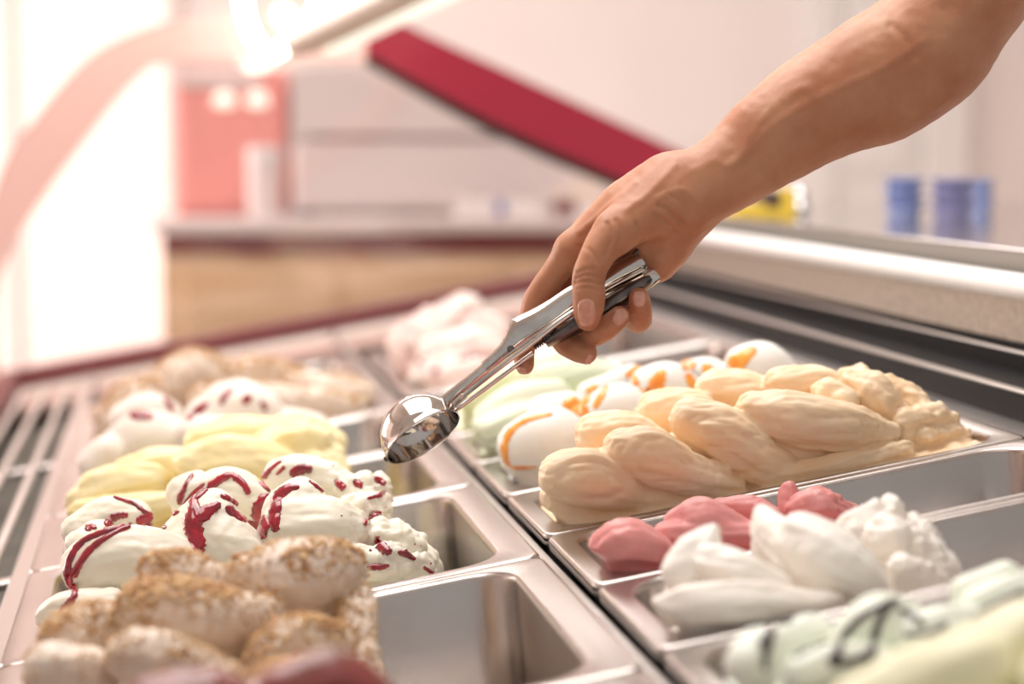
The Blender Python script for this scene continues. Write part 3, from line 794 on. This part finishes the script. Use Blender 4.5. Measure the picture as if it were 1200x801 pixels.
O.append(mound('cherry', 'cream', 'creamy white gelato domes striped with dark cherry syrup', [
    [(108, 664, .33, 36), (145, 655, .325, 42), (190, 662, .33, 38), (225, 676, .34, 22)],
    [(60, 722, .30, 18), (85, 716, .295, 24), (130, 712, .295, 24)],
    [(90, 622, .42, 18), (125, 605, .43, 24), (158, 606, .43, 20)],
    [(98, 640, .38, 22), (118, 628, .40, 20)],
    [(232, 636, .36, 44), (246, 612, .365, 36), (252, 588, .37, 16)],
    [(262, 640, .355, 40), (285, 650, .35, 30)],
    [(240, 580, .45, 26), (272, 578, .44, 30), (302, 590, .43, 22)],
    [(218, 578, .46, 22), (232, 566, .46, 16)],
    [(340, 602, .37, 34), (352, 592, .37, 32), (352, 574, .375, 16)],
    [(345, 622, .355, 40), (388, 620, .355, 38), (412, 628, .36, 22)],
    [(330, 560, .47, 22), (352, 556, .46, 24), (385, 562, .45, 20), (404, 570, .44, 14)],
    [(412, 575, .43, 20), (436, 574, .43, 20), (452, 572, .43, 9)],
    [(420, 602, .40, 26), (438, 600, .41, 22)],
    [(432, 632, .37, 24), (458, 632, .37, 22), (482, 640, .37, 14)],
    [(420, 660, .335, 22), (460, 662, .33, 20), (500, 664, .335, 10)],
    [(470, 624, .40, 14), (492, 646, .38, 14), (505, 655, .37, 8)],
], base=(-.36, -.075), h=.0016, zb=-.02, ridge=(7, .0008, 3.), seed=17, extra=both(crag(-.135, -.115, .0055, 85, 61), streak(.0012, (25, 80, 90), 62))))
O.append(mound('yellow', 'yellow', 'low folded heap of lemon yellow gelato', [
    [(95, 585, .63, 18), (130, 568, .63, 24), (175, 562, .63, 20)],
    [(150, 556, .68, 20), (190, 548, .68, 26), (240, 548, .67, 20)],
    [(230, 545, .64, 26), (270, 540, .635, 32), (320, 545, .635, 26)],
    [(240, 520, .70, 24), (285, 515, .70, 28), (330, 512, .70, 24)],
    [(320, 525, .66, 26), (355, 520, .66, 28), (385, 535, .66, 20)],
    [(330, 505, .72, 20), (365, 505, .72, 18), (392, 520, .71, 14)],
    [(90, 600, .60, 12), (160, 590, .60, 14), (200, 585, .6, 10)],
    [(370, 545, .64, 18), (398, 550, .645, 14)],
], base=(-.355, -.1), h=.0024, zb=-.012, ridge=(6, .0012, 3.), seed=18, extra=both(crag(-.16, -.12, .005, 60, 71), streak(.003, (20, 60, 60), 72))))
O.append(mound('cherryfar', 'white', 'white gelato domes with red syrup between lemon and nut gelato', [
    [(145, 522, .88, 26), (168, 512, .88, 32), (200, 515, .88, 28)],
    [(150, 490, .93, 20), (175, 482, .93, 24), (198, 486, .93, 16)],
    [(110, 545, .86, 20), (125, 530, .86, 20)],
    [(240, 492, .90, 26), (275, 478, .90, 32), (305, 482, .90, 26)],
    [(258, 462, .96, 14), (285, 460, .96, 16), (308, 466, .96, 12)],
    [(330, 495, .90, 20), (370, 500, .9, 16)],
    [(230, 510, .86, 24), (330, 510, .86, 20), (385, 510, .87, 10)],
], base=(-.355, -.09), h=.0028, zb=-.012, ridge=(5, .0009, 3.), seed=19))
O.append(mound('nutfar', 'nutty', 'far heap of pale brown gelato covered with nut crumbs', [
    [(125, 490, 1.15, 18), (150, 470, 1.16, 22), (175, 460, 1.18, 20)],
    [(195, 452, 1.2, 24), (228, 436, 1.22, 28), (262, 446, 1.22, 24)],
    [(280, 448, 1.22, 22), (310, 440, 1.24, 22), (345, 448, 1.24, 20)],
    [(350, 456, 1.2, 22), (400, 462, 1.18, 22), (440, 468, 1.17, 14)],
    [(240, 470, 1.14, 22), (330, 470, 1.14, 22), (420, 476, 1.13, 14)],
], base=(-.355, -.03), h=.0032, zb=-.012, ridge=None, seed=20, rough=(.004, 40), rough2=(.0018, 130)))
O.append(mound('plum', 'plum', 'dark red and brown gelato nearest the open end of the case', [
    [(180, 838, -.14, 46), (240, 826, -.13, 44), (280, 838, -.13, 36)],
    [(330, 820, -.16, 40), (385, 806, -.15, 46), (430, 820, -.15, 34)],
    [(120, 870, -.2, 50), (260, 880, -.22, 60), (420, 880, -.22, 60)],
], base=(-.355, -.15), h=.0026, zb=-.016, ridge=(6, .001, 3.), seed=22, ztop=.11))
MD = {}
for o, V, F in O: MD[o['label'][:14]] = (o, V, F)
keys = ['orange', 'white', 'pink', 'egg', 'green', 'lime', 'farwhite', 'mint', 'custard', 'nutty', 'cherry', 'yellow', 'cherryfar', 'nutfar', 'plum']
MD = {k: O[i] for i, k in enumerate(keys)}

# ------------------------------------------------------------------ syrup ribbons that lie on a mound's surface
def ribbon(key, m, name, strokes, thick=.0022, seed=0, wide=1.5):
    o, V, F = MD[key]
    bvh = BVHTree.FromPolygons([Vector(v) for v in V.tolist()], F.tolist())
    rnd = random.Random(seed)
    for S in strokes:
        Q = catmull(np.array([(a, b, w, 0) for a, b, w in S], float), 8)
        runs = [[]]; last = None
        for x, y, w, _ in Q:
            d = CF+CR*(x-600)/FPX-CU*(y-400.5)/FPX
            hit, nor, _i, _d = bvh.ray_cast(Vector(CC), Vector(d).normalized())
            if hit is None:
                runs.append([]); last = None; continue
            if last is not None and (hit-last).length > .03: runs.append([])
            last = hit
            dep = (np.array(hit)-CC)@CF
            runs[-1].append((np.array(hit), np.array(nor), max(w, 1.2)*.5*wide*dep/FPX*rnd.uniform(.82, 1.15)))
        for R in runs:
            if len(R) < 2: continue
            P = np.array([r[0] for r in R]); N = np.array([r[1] for r in R]); Wd = np.array([r[2] for r in R])
            if len(P) > 4:
                for _ in range(1):
                    P[1:-1] = .5*P[1:-1]+.25*(P[:-2]+P[2:]); N[1:-1] = .5*N[1:-1]+.25*(N[:-2]+N[2:])
            N /= np.linalg.norm(N, axis=1)[:, None]
            T = np.gradient(P, axis=0); T /= np.linalg.norm(T, axis=1)[:, None]+1e-9
            B = np.cross(N, T); B /= np.linalg.norm(B, axis=1)[:, None]+1e-9
            Wd[0] *= .35; Wd[-1] *= .45
            n = 9; vv = []; ff = []
            for i in range(len(P)):
                for k in range(n):
                    u = -1+2*k/(n-1)
                    q = P[i]+B[i]*Wd[i]*u
                    lo, no, _i, _d = bvh.find_nearest(Vector(q))
                    base = np.array(lo); nn = np.array(no)
                    hgt = thick*(max(0., 1-u*u)**.6)*(.7+.5*min(1, Wd[i]/.005))-.0004
                    vv.append(base+nn*hgt)
            m_ = len(P)
            for i in range(m_-1):
                for k in range(n-1):
                    ff.append((i*n+k, i*n+k+1, (i+1)*n+k+1, (i+1)*n+k))
            mk(name, (np.array(vv), ff), m, parent=o, smooth=True)
ribbon('cherry', 'red', 'cherry_syrup', [
    [(155, 613, 6), (122, 623, 7), (97, 634, 8), (81, 656, 10), (81, 682, 9), (88, 694, 6), (78, 710, 8), (66, 722, 5)],
    [(153, 616, 4), (138, 622, 6), (113, 637, 7), (96, 655, 8), (85, 676, 7)],
    [(160, 612, 8), (175, 607, 11), (197, 603, 10), (210, 600, 5)],
    [(123, 622, 6), (128, 610, 9), (138, 604, 7), (150, 603, 6)],
    [(133, 582, 4), (157, 590, 5), (170, 600, 5), (182, 604, 4)],
    [(195, 618, 5), (180, 614, 8), (168, 616, 4)],
    [(102, 622, 5), (106, 616, 8), (112, 620, 5)],
    [(258, 590, 6), (243, 598, 13), (232, 604, 15), (226, 590, 10), (228, 582, 6)],
    [(226, 592, 9), (225, 611, 17), (230, 632, 15), (232, 650, 13), (242, 661, 6)],
    [(228, 586, 6), (238, 576, 8), (253, 565, 9), (270, 556, 9), (284, 565, 7), (292, 579, 6)],
    [(226, 555, 5), (216, 572, 7), (210, 590, 7)],
    [(214, 592, 4), (226, 578, 4), (240, 566, 3)],
    [(258, 580, 5), (268, 584, 7), (278, 591, 7)],
    [(264, 594, 8), (284, 607, 17), (301, 616, 19), (313, 624, 12)],
    [(313, 579, 8), (303, 597, 14), (307, 613, 16), (314, 622, 10)],
    [(323, 623, 8), (321, 602, 13), (325, 583, 13), (334, 573, 13), (351, 570, 5)],
    [(330, 540, 4), (316, 551, 7), (306, 564, 7), (316, 576, 5)],
    [(324, 556, 3), (334, 546, 4)],
    [(340, 556, 7), (354, 549, 10), (366, 550, 6)],
    [(393, 562, 4), (399, 568, 8), (404, 573, 5)],
    [(362, 563, 3), (372, 571, 5), (378, 576, 3)],
    [(414, 562, 4), (420, 567, 8), (424, 572, 3)],
    [(438, 560, 6), (446, 563, 8), (451, 568, 4)],
    [(430, 584, 3), (444, 580, 5), (452, 575, 3)],
    [(426, 614, 6), (436, 606, 8), (446, 600, 5)],
    [(440, 630, 7), (448, 640, 10), (458, 648, 8)],
    [(466, 646, 4), (478, 650, 7), (486, 655, 4)],
    [(430, 664, 5), (446, 664, 6), (456, 662, 3)], [(496, 664, 3), (508, 672, 4)],
])
ribbon('egg', 'caramel', 'orange_syrup', [
    [(648, 484, 5), (618, 491, 7), (600, 503, 7), (592, 516, 8), (591, 532, 7), (597, 546, 5), (612, 548, 5), (630, 547, 3)],
    [(660, 476, 9), (674, 474, 16), (684, 482, 10), (688, 492, 4)],
    [(700, 452, 8), (690, 462, 10), (682, 474, 8)], [(712, 450, 5), (704, 464, 7), (696, 478, 5)],
    [(733, 441, 6), (752, 428, 7)], [(742, 440, 6), (746, 452, 8), (761, 461, 10), (770, 448, 12), (776, 432, 6)],
    [(796, 421, 12), (806, 424, 8)], [(806, 437, 8), (812, 450, 9), (814, 458, 5)],
    [(830, 426, 7), (826, 436, 6)], [(852, 423, 9), (866, 421, 14), (876, 413, 12), (884, 406, 7)],
    [(858, 424, 8), (866, 432, 10), (872, 438, 5)], [(816, 424, 5), (800, 432, 7)],
], thick=.0014, wide=1.9)
ribbon('mint', 'choc', 'chocolate_sauce', [
    [(888, 753, 6), (900, 748, 10), (907, 734, 7), (930, 728, 4)], [(903, 750, 7), (898, 764, 8), (896, 785, 5)],
    [(975, 783, 7), (984, 756, 8), (996, 736, 8), (1020, 716, 7), (1051, 702, 6)],
    [(970, 770, 6), (990, 776, 8), (1020, 765, 8), (1028, 735, 7), (1040, 712, 6), (1054, 704, 4)],
    [(1054, 716, 5), (1068, 720, 7), (1083, 733, 5)], [(1137, 729, 10), (1160, 712, 7), (1200, 692, 6)],
    [(1175, 735, 7), (1190, 712, 7), (1204, 690, 5)], [(1100, 754, 5), (1130, 740, 7), (1150, 716, 5)],
    [(1060, 745, 4), (1090, 742, 6), (1110, 730, 5)], [(930, 770, 4), (950, 760, 6), (968, 752, 4)],
])
ribbon('cherryfar', 'red', 'cherry_syrup', [
    [(152, 484, 9), (165, 486, 13), (180, 488, 7)], [(193, 466, 5), (203, 480, 6)], [(220, 492, 7), (232, 480, 9), (244, 472, 5)],
    [(258, 474, 5), (264, 463, 6), (272, 455, 4)], [(286, 464, 9), (293, 470, 11)], [(306, 470, 5), (312, 480, 6)],
])
ribbon('farwhite', 'red', 'berry_streak', [[(506, 432, 6), (514, 436, 8)], [(536, 420, 4), (560, 416, 5)], [(490, 425, 4), (500, 415, 5)]])

# ------------------------------------------------------------------ nut crumbs
def crumbs(key, m, name, count, smin_, smax_, seed, test, parent=None):
    o, V, F = MD[key]; rnd = np.random.RandomState(seed)
    N = vnormals(V, F)
    w = test(V, N); w = np.clip(w, 0, None); w = w/w.sum()
    idx = rnd.choice(len(V), count, p=w)
    ico = np.array([(0, 0, 1), (.9, 0, .1), (-.3, .85, .0), (-.4, -.8, .1), (.1, .2, -.9)])
    tri = [(0, 1, 2), (0, 2, 3), (0, 3, 1), (4, 2, 1), (4, 3, 2), (4, 1, 3)]
    VV = np.zeros((count, 5, 3)); 
    sz = smin_+(smax_-smin_)*rnd.rand(count)**2
    for i in range(count):
        A = rnd.randn(3, 3); q, _ = np.linalg.qr(A)
        VV[i] = (ico*(.6+.8*rnd.rand(5, 1))*[1, .8, .6])@q*sz[i]+V[idx[i]]+N[idx[i]]*sz[i]*.25
    FF = (np.array(tri)[None]+np.arange(count)[:, None, None]*5).reshape(-1, 3)
    return tag(mk(name, (VV.reshape(-1, 3), FF), m, parent=o), kind='stuff')
def spots(fr, thr, seed, zmin=.02, nz=.15):
    def fn(V, N):
        q = vnoise(V, fr, seed)+.6*vnoise(V, fr*2.3, seed+2)
        return np.clip(q-thr, 0, .6)*np.clip(N[:, 2]-nz, 0, 1)*(V[:, 2] > zmin)
    return fn
crumbs('nutty', 'nut', 'chopped_nuts', 5200, .0013, .0034, 1, spots(28, -.32, 5, .0, .05))
crumbs('nutty', 'nut_pale', 'nut_dust', 7000, .0007, .0018, 2, spots(24, -.6, 5, .0, -.2))
crumbs('nutty', 'nut_pale', 'nut_flakes', 3000, .001, .0026, 12, spots(24, -1.2, 5, -.02, -.5))
crumbs('nutty', 'brown', 'hazelnut_skin', 420, .0006, .0013, 3, spots(24, -.6, 9, .0, -.3))
crumbs('nutfar', 'nut', 'chopped_nuts', 1500, .002, .0045, 4, spots(20, -.5, 5, .0, -.2))
crumbs('nutfar', 'nut_pale', 'nut_dust', 1500, .002, .004, 5, spots(20, -.7, 5, .0, -.3))
crumbs('pink', 'brown', 'strawberry_seeds', 60, .0003, .0006, 6, spots(20, -.9, 5, -.02, -.3))
crumbs('cherry', 'red', 'cherry_bits', 34, .0008, .0022, 7, lambda V, N: ((V[:, 0] > -.135) & (V[:, 2] > -.005) & (N[:, 1] < .4))*1.)

# ================================================================== scoop
D0 = 1.372
SC = D0/FPX
SO = atd(495, 510, D0)
sa = .82*WR+.572*WU; sp_ = .572*WR-.82*WU; sq = -WF
bn = .93*sp_+.37*sq; bb = .93*sq-.37*sp_
sn = .96*sp_+.28*sq; sb = .96*sq-.28*sp_
def SP(s, t, w): return SO+.001*(s*sa+t*sn+w*sb)
scoop = tag(empty('ice_cream_scoop', SO, 'room'), 'shiny steel ice cream scoop gripped in the hand above the pans', 'scoop')
def sk(name, VF, m, sharp=40, parent=None): return mk(name, VF, m, parent=parent or scoop, smooth=True, sharp=sharp)
R = 29.
prof = []
for k in range(15):
    a = math.pi/2*k/14; prof.append((max(R*math.sin(a), .01)*.001, -R*math.cos(a)*.001))
prof += [((R+.5)*.001, .0006), ((R+.4)*.001, .0016), ((R-.7)*.001, .0016), ((R-1.0)*.001, 0)]
for k in range(14, -1, -1):
    a = math.pi/2*k/14; prof.append((max((R-1.)*math.sin(a), .01)*.001, -(R-1.)*math.cos(a)*.001))
bowl = sk('bowl', lathe(prof, SO, 56, bn), 'scoop')
def inarc(rad, rot, w):     # scraper blade that follows the inside of the bowl
    V = []; F = []; n = 24
    ca, sa_ = math.cos(rot), math.sin(rot); d1 = ca*sa+sa_*bb; d2 = -sa_*sa+ca*bb
    for i in range(n):
        a = math.pi*i/(n-1)
        c = SO+.001*rad*(math.cos(a)*d1-math.sin(a)*bn)
        V += [c-d2*w, c+d2*w, c*1+d2*w+.0006*((math.sin(a))*bn-math.cos(a)*d1), c-d2*w+.0006*((math.sin(a))*bn-math.cos(a)*d1)]
    for i in range(n-1):
        for k in range(4): F.append((i*4+k, i*4+(k+1) % 4, i*4+4+(k+1) % 4, i*4+4+k))
    return np.array(V), F
sk('scraper_blade', inarc(27.6, .0, .005), 'scoop_dark', parent=bowl)
sk('pivot_pin', lathe([(0, -.002), (.0015, -.0016), (.002, 0), (.0015, .0016), (0, .002)], SP(-R-.8, -1, 0), 12, sb), 'scoop_dark', parent=bowl)
def loft(st, n=20, e=3.2):
    V = []; F = []
    for (s, t0, t1, w) in st:
        c, hh = (t0+t1)/2, (t1-t0)/2
        for (u, v) in rsec(hh, w, n, e): V.append(SP(s, c+u, v))
    for i in range(len(st)-1):
        for k in range(n): F.append((i*n+k, i*n+(k+1) % n, (i+1)*n+(k+1) % n, (i+1)*n+k))
    F += [tuple(range(n)), tuple(range((len(st)-1)*n, len(st)*n))[::-1]]
    return np.array(V), F
def dens(st, per=5): return [tuple(q) for q in catmull(np.array(st, float), per)]
sk('shaft', loft(dens([(24, -15, -6.5, 4.2), (40, -16.2, -8, 4.1), (58, -17.4, -9, 4.2), (72, -18.5, -10, 4.6)]), 20, 2.2), 'scoop')
grip = sk('grip', loft(dens([(62, -18.5, -9.5, 5.2), (72, -19.5, -9.6, 6.5), (82, -22, -9.8, 8), (89, -26.5, -9.8, 8.8), (95, -30.4, -9.6, 9.2), (101, -30.6, -9.2, 9.2), (112, -28.6, -8.8, 9.2), (125, -27.6, -8.6, 9.4), (145, -27.2, -8.6, 9.8), (165, -24.6, -7.0, 10), (182, -22, -4.6, 10), (190, -20.4, -3.8, 9.6), (193.5, -18.5, -5, 8.8)]), 40, 2.6), 'scoop', 65)
sk('grip_edge', tube(catmull([SP(76, -9.8, 7.4), SP(95, -9.5, 9.6), SP(125, -8.5, 9.9), SP(150, -8.2, 10.2), SP(170, -6.4, 10.4), SP(190, -3.6, 10)], 6), .0011, 8), 'scoop', parent=grip)
sk('squeeze_lever', loft(dens([(106, -5.5, -1, 5.5), (114, -6, 1, 7), (127, -6.4, 3, 8), (145, -7, 5.6, 8.4), (170, -4.6, 6.4, 8.6), (186, -2.0, 6, 8.4), (191, 0., 4, 7)]), 28, 3.), 'scoop_dark')
sk('release_rod', tube(catmull([SP(28, -2.4, 5), SP(33, -3.6, 8), SP(60, -4.8, 10.5), (SP(95, -6.2, 11)), SP(128, -7.6, 11.4), SP(150, -6., 11)], 6), .0019, 12), 'scoop')
sk('release_rod', tube(catmull([SP(28, -2.4, -5), SP(33, -3.6, -8), SP(60, -4.8, -10), (SP(95, -6.2, -11))], 6), .0017, 10), 'scoop')
sk('rod_sleeve', tube([SP(30, -3., 5.2), SP(40, -3.9, 9)], .0026, 12), 'scoop')
hel = [SP(98+i*.23, -6.5+2.6*math.sin(i*.8), 2+4.8*math.cos(i*.8)) for i in range(90)]
sk('spring', tube(hel, .0007, 6), 'scoop_dark')
sk('rivet', lathe([(0, .0016), (.0018, .0013), (.0026, 0), (.0026, -.002), (0, -.002)], SP(84, -12.2, 8.6), 16, sb), 'scoop_dark', parent=grip)
sk('end_clip', loft([(188, -6, 7, 3.2), (195, -5, 6.5, 3.4), (196.6, -3.6, 5, 2.6)], 16, 4), 'scoop')
sk('end_pin', tube([SP(191, -17, 9), SP(194.6, -17.6, 11)], .0016, 10), 'scoop_dark')

# ================================================================== the server's arm and hand
def HP(x, y, b): return atd(x, y, D0-b*.001)
def chain(L): return np.array([HP(x, y, b) for x, y, b, r in L]), np.array([r*.001 for x, y, b, r in L])
palm = [
    [(800, 230, -8, 25), (770, 240, -10, 23), (742, 250, -12, 20)],
    [(782, 214, -8, 20), (730, 246, -10, 17), (690, 276, -12, 13.5), (672, 290, -12, 11.5)],
    [(776, 222, -24, 18), (730, 246, -28, 17), (702, 262, -32, 13), (690, 272, -33, 11.5)],
    [(784, 232, -36, 17), (745, 250, -42, 15), (715, 264, -50, 12), (708, 270, -51, 11)],
    [(792, 246, -38, 17), (768, 262, -50, 15), (748, 270, -60, 11.5)],
    [(796, 252, -14, 20), (782, 280, -18, 20), (769, 306, -22, 15)],
    [(778, 236, 6, 18), (748, 254, 12, 17), (722, 272, 18, 14)],
    [(720, 282, -14, 14), (740, 282, -18, 16)],
]
fing = {
    'index': [(672, 290, -12, 11.3), (652, 318, -24, 10), (632, 348, -33, 10.2), (622, 372, -34, 8.8), (615, 398, -28, 8.4), (614, 416, -22, 7.8), (615, 428, -18, 6.8)],
    'middle': [(690, 274, -33, 11.3), (668, 312, -46, 10.4), (654, 352, -50, 10.4), (652, 380, -40, 9.2), (660, 398, -26, 9), (675, 408, -14, 9), (687, 414, -8, 7.6)],
    'ring': [(708, 272, -51, 11), (698, 310, -60, 10), (690, 352, -56, 9.8), (688, 380, -38, 9), (694, 391, -16, 8.8), (710, 384, 4, 8.6), (726, 371, 10, 7.6)],
    'pinky': [(748, 272, -60, 10), (744, 310, -60, 9), (742, 350, -46, 8.6), (744, 374, -26, 8.2), (750, 374, -6, 8.2), (750, 360, 6, 8.2), (749, 349, 9, 7.4)],
    'thumb': [(722, 272, 18, 14), (704, 292, 24, 12.2), (693, 314, 26, 11.3), (690, 331, 26, 11.2), (690, 350, 24, 11.0), (689, 366, 21, 9.8), (689, 375, 19, 7.6)],
}
armc = [
    [(800, 230, -8, 26), (845, 206, -10, 28), (895, 172, -14, 31), (950, 137, -18, 35), (1005, 107, -22, 38), (1050, 80, -24, 38), (1085, 56, -22, 38)],
    [(1050, 76, -22, 40), (1090, 48, -20, 42), (1125, 2, -16, 43), (1165, -60, -10, 46), (1205, -130, 0, 50), (1250, -215, 10, 54)],
    [(900, 150, -8, 22), (950, 116, -12, 27), (1000, 86, -14, 27), (1040, 60, -18, 20)],
    [(1030, 112, -26, 28), (1062, 92, -26, 28), (1090, 66, -24, 28)],
]
allp = np.array([HP(x, y, b) for L in palm+armc+list(fing.values()) for x, y, b, r in L])
fa = Field(allp.min(0)-.062, allp.max(0)+.062, .0014)
for L in armc: fa.lobe(*chain(L), k=.02, per=4, margin=.03)
for L in palm: fa.lobe(*chain(L), k=.012, per=4, margin=.02)
body = fa.D.copy(); fa.D[:] = .05
for nme in ('index', 'middle', 'ring', 'pinky', 'thumb'):
    fa.lobe(*chain(fing[nme]), k=.0015, per=4, margin=.014)
fa.D = smin(body, fa.D, .007)
V, F = fa.mesh(); V = relax(V, F, 2)
N = vnormals(V, F)
# project onto the picture to lay veins, tendons and creases over the side that faces the camera
d = V-WC; dz = d@WF
PX = np.stack([600+FPX*(d@WR)/dz, 400.5-FPX*(d@WU)/dz], 1)
face = np.clip((N@(-WF))*2.2, 0, 1)*(dz < D0+.012)
def line_dist(P, L):
    best = np.full(len(P), 1e9)
    L = catmull(np.array([(a, b, 0) for a, b in L], float), 5)[:, :2]
    for a, b in zip(L[:-1], L[1:]):
        ab = b-a; t = np.clip(((P-a)@ab)/(ab@ab+1e-9), 0, 1); best = np.minimum(best, np.linalg.norm(P-a-t[:, None]*ab, axis=1))
    return best
disp = np.zeros(len(V))
for L, w, a in [
    ([(862, 188), (880, 160), (905, 128), (930, 108), (945, 104)], 7, .0009), ([(1080, 50), (1030, 82), (985, 102), (940, 124), (905, 148), (870, 184), (855, 195)], 6., .0008),
    ([(855, 195), (835, 190), (812, 200)], 6., .0006), ([(790, 195), (760, 226), (735, 245)], 5., .0010), ([(820, 240), (800, 222), (770, 232)], 4., .0007),
    ([(745, 215), (710, 245), (680, 272)], 4., .0012),
    ([(1045, 30), (1062, 46), (1072, 66)], 6., -.0016),
    ([(800, 262), (785, 246), (772, 240)], 2.6, -.0018), ([(790, 272), (778, 258), (768, 252)], 2.4, -.0014), ([(806, 250), (795, 236), (784, 228)], 2.6, -.0007),
    ([(674, 326), (688, 322), (706, 326)], 2.0, -.0017), ([(673, 332), (688, 329), (708, 333)], 2.0, -.0017), ([(675, 320), (690, 315), (705, 319)], 2.0, -.0013), ([(676, 338), (690, 337), (706, 340)], 2.0, -.0009),
    ([(712, 262), (716, 280), (710, 298)], 2.6, -.0014), ([(722, 258), (728, 274), (722, 290)], 2.6, -.0011), ([(745, 262), (752, 276), (748, 288)], 2.4, -.0009),
    ([(676, 288), (690, 292), (700, 306)], 2.4, -.0006),
    ([(660, 405), (668, 398), (676, 396)], 2.2, -.0006), ([(735, 368), (748, 372), (760, 368)], 2.2, -.0006),
]:
    q = line_dist(PX, L); disp += a*np.exp(-(q/w)**2)*face
disp += .0006*vnoise(V, 60, 3)+.00025*vnoise(V, 190, 4)
V = V+N*disp[:, None]
person = mk('person', (V, F), 'skin', frame='room', origin=HP(800, 230, 0), smooth=True)
tag(person, 'bare forearm and hand of a person gripping the steel scoop', 'person')
bvh = BVHTree.FromPolygons([Vector(v) for v in V.tolist()], F.tolist())
# short white sleeve over the upper arm and shoulder
SL = [(1192, -112, 0, 55), (1212, -150, 2, 58), (1245, -208, 8, 62), (1285, -265, 14, 66), (1330, -310, 18, 66), (1372, -335, 20, 56), (1398, -346, 21, 34), (1408, -350, 21, 8)]
sp, sr = chain(SL); q = catmull(np.column_stack([sp, sr]), 6)
V1, F1 = tube(q[:, :3], q[:, 3], 40)
V1 = V1+.002*np.column_stack([vnoise(V1, 22, 5), vnoise(V1, 22, 6), vnoise(V1, 22, 7)])
mk('sleeve', (V1, F1), 'cloth', parent=person, smooth=True, sharp=60)
def nail(cx, cy, hw, hl, ax, bulge=.0006):
    ax = np.array(ax, float); ax /= np.linalg.norm(ax); sx = np.array([-ax[1], ax[0]])
    n, m = 11, 13; vv = []; ok = True
    top = []; 
    for i in range(m):
        for k in range(n):
            u = -1+2*k/(n-1); v = -1+2*i/(m-1)
            wv = (1-abs(v)**3.2*.45) if v < 0 else (1-abs(v)**3*.35)
            p = np.array([cx, cy])+sx*hw*u*wv+ax*hl*v*(1-.12*u*u)
            dd = WF+WR*(p[0]-600)/FPX-WU*(p[1]-400.5)/FPX
            hit, nor, _i, _d = bvh.ray_cast(Vector(WC), Vector(dd).normalized())
            if hit is None: hit, nor, _i, _d = bvh.find_nearest(Vector(WC+dd*(D0-.01)))
            e = max(abs(u), abs(v))
            top.append((np.array(hit), np.array(nor), -.0004 if e > .99 else bulge))
    T = np.array([a+b*c for a, b, c in top]); Bm = np.array([a-b*.0012 for a, b, c in top])
    ff = []
    for i in range(m-1):
        for k in range(n-1):
            a = i*n+k; ff.append((a, a+1, a+n+1, a+n)); ff.append((m*n+a, m*n+a+n, m*n+a+n+1, m*n+a+1))
    return mk('fingernail', (np.concatenate([T, Bm]), ff), 'nail', parent=person, smooth=True)
nail(687.5, 366, 11.5, 17, (.02, 1), .0008)
nail(727, 371, 8.5, 11, (.62, -.78), .0008)
nail(749, 350, 8, 10, (0, -1), .0008)
nail(690, 421, 8, 4, (.8, .4))
nail(612, 434, 5.5, 5, (-.2, 1))
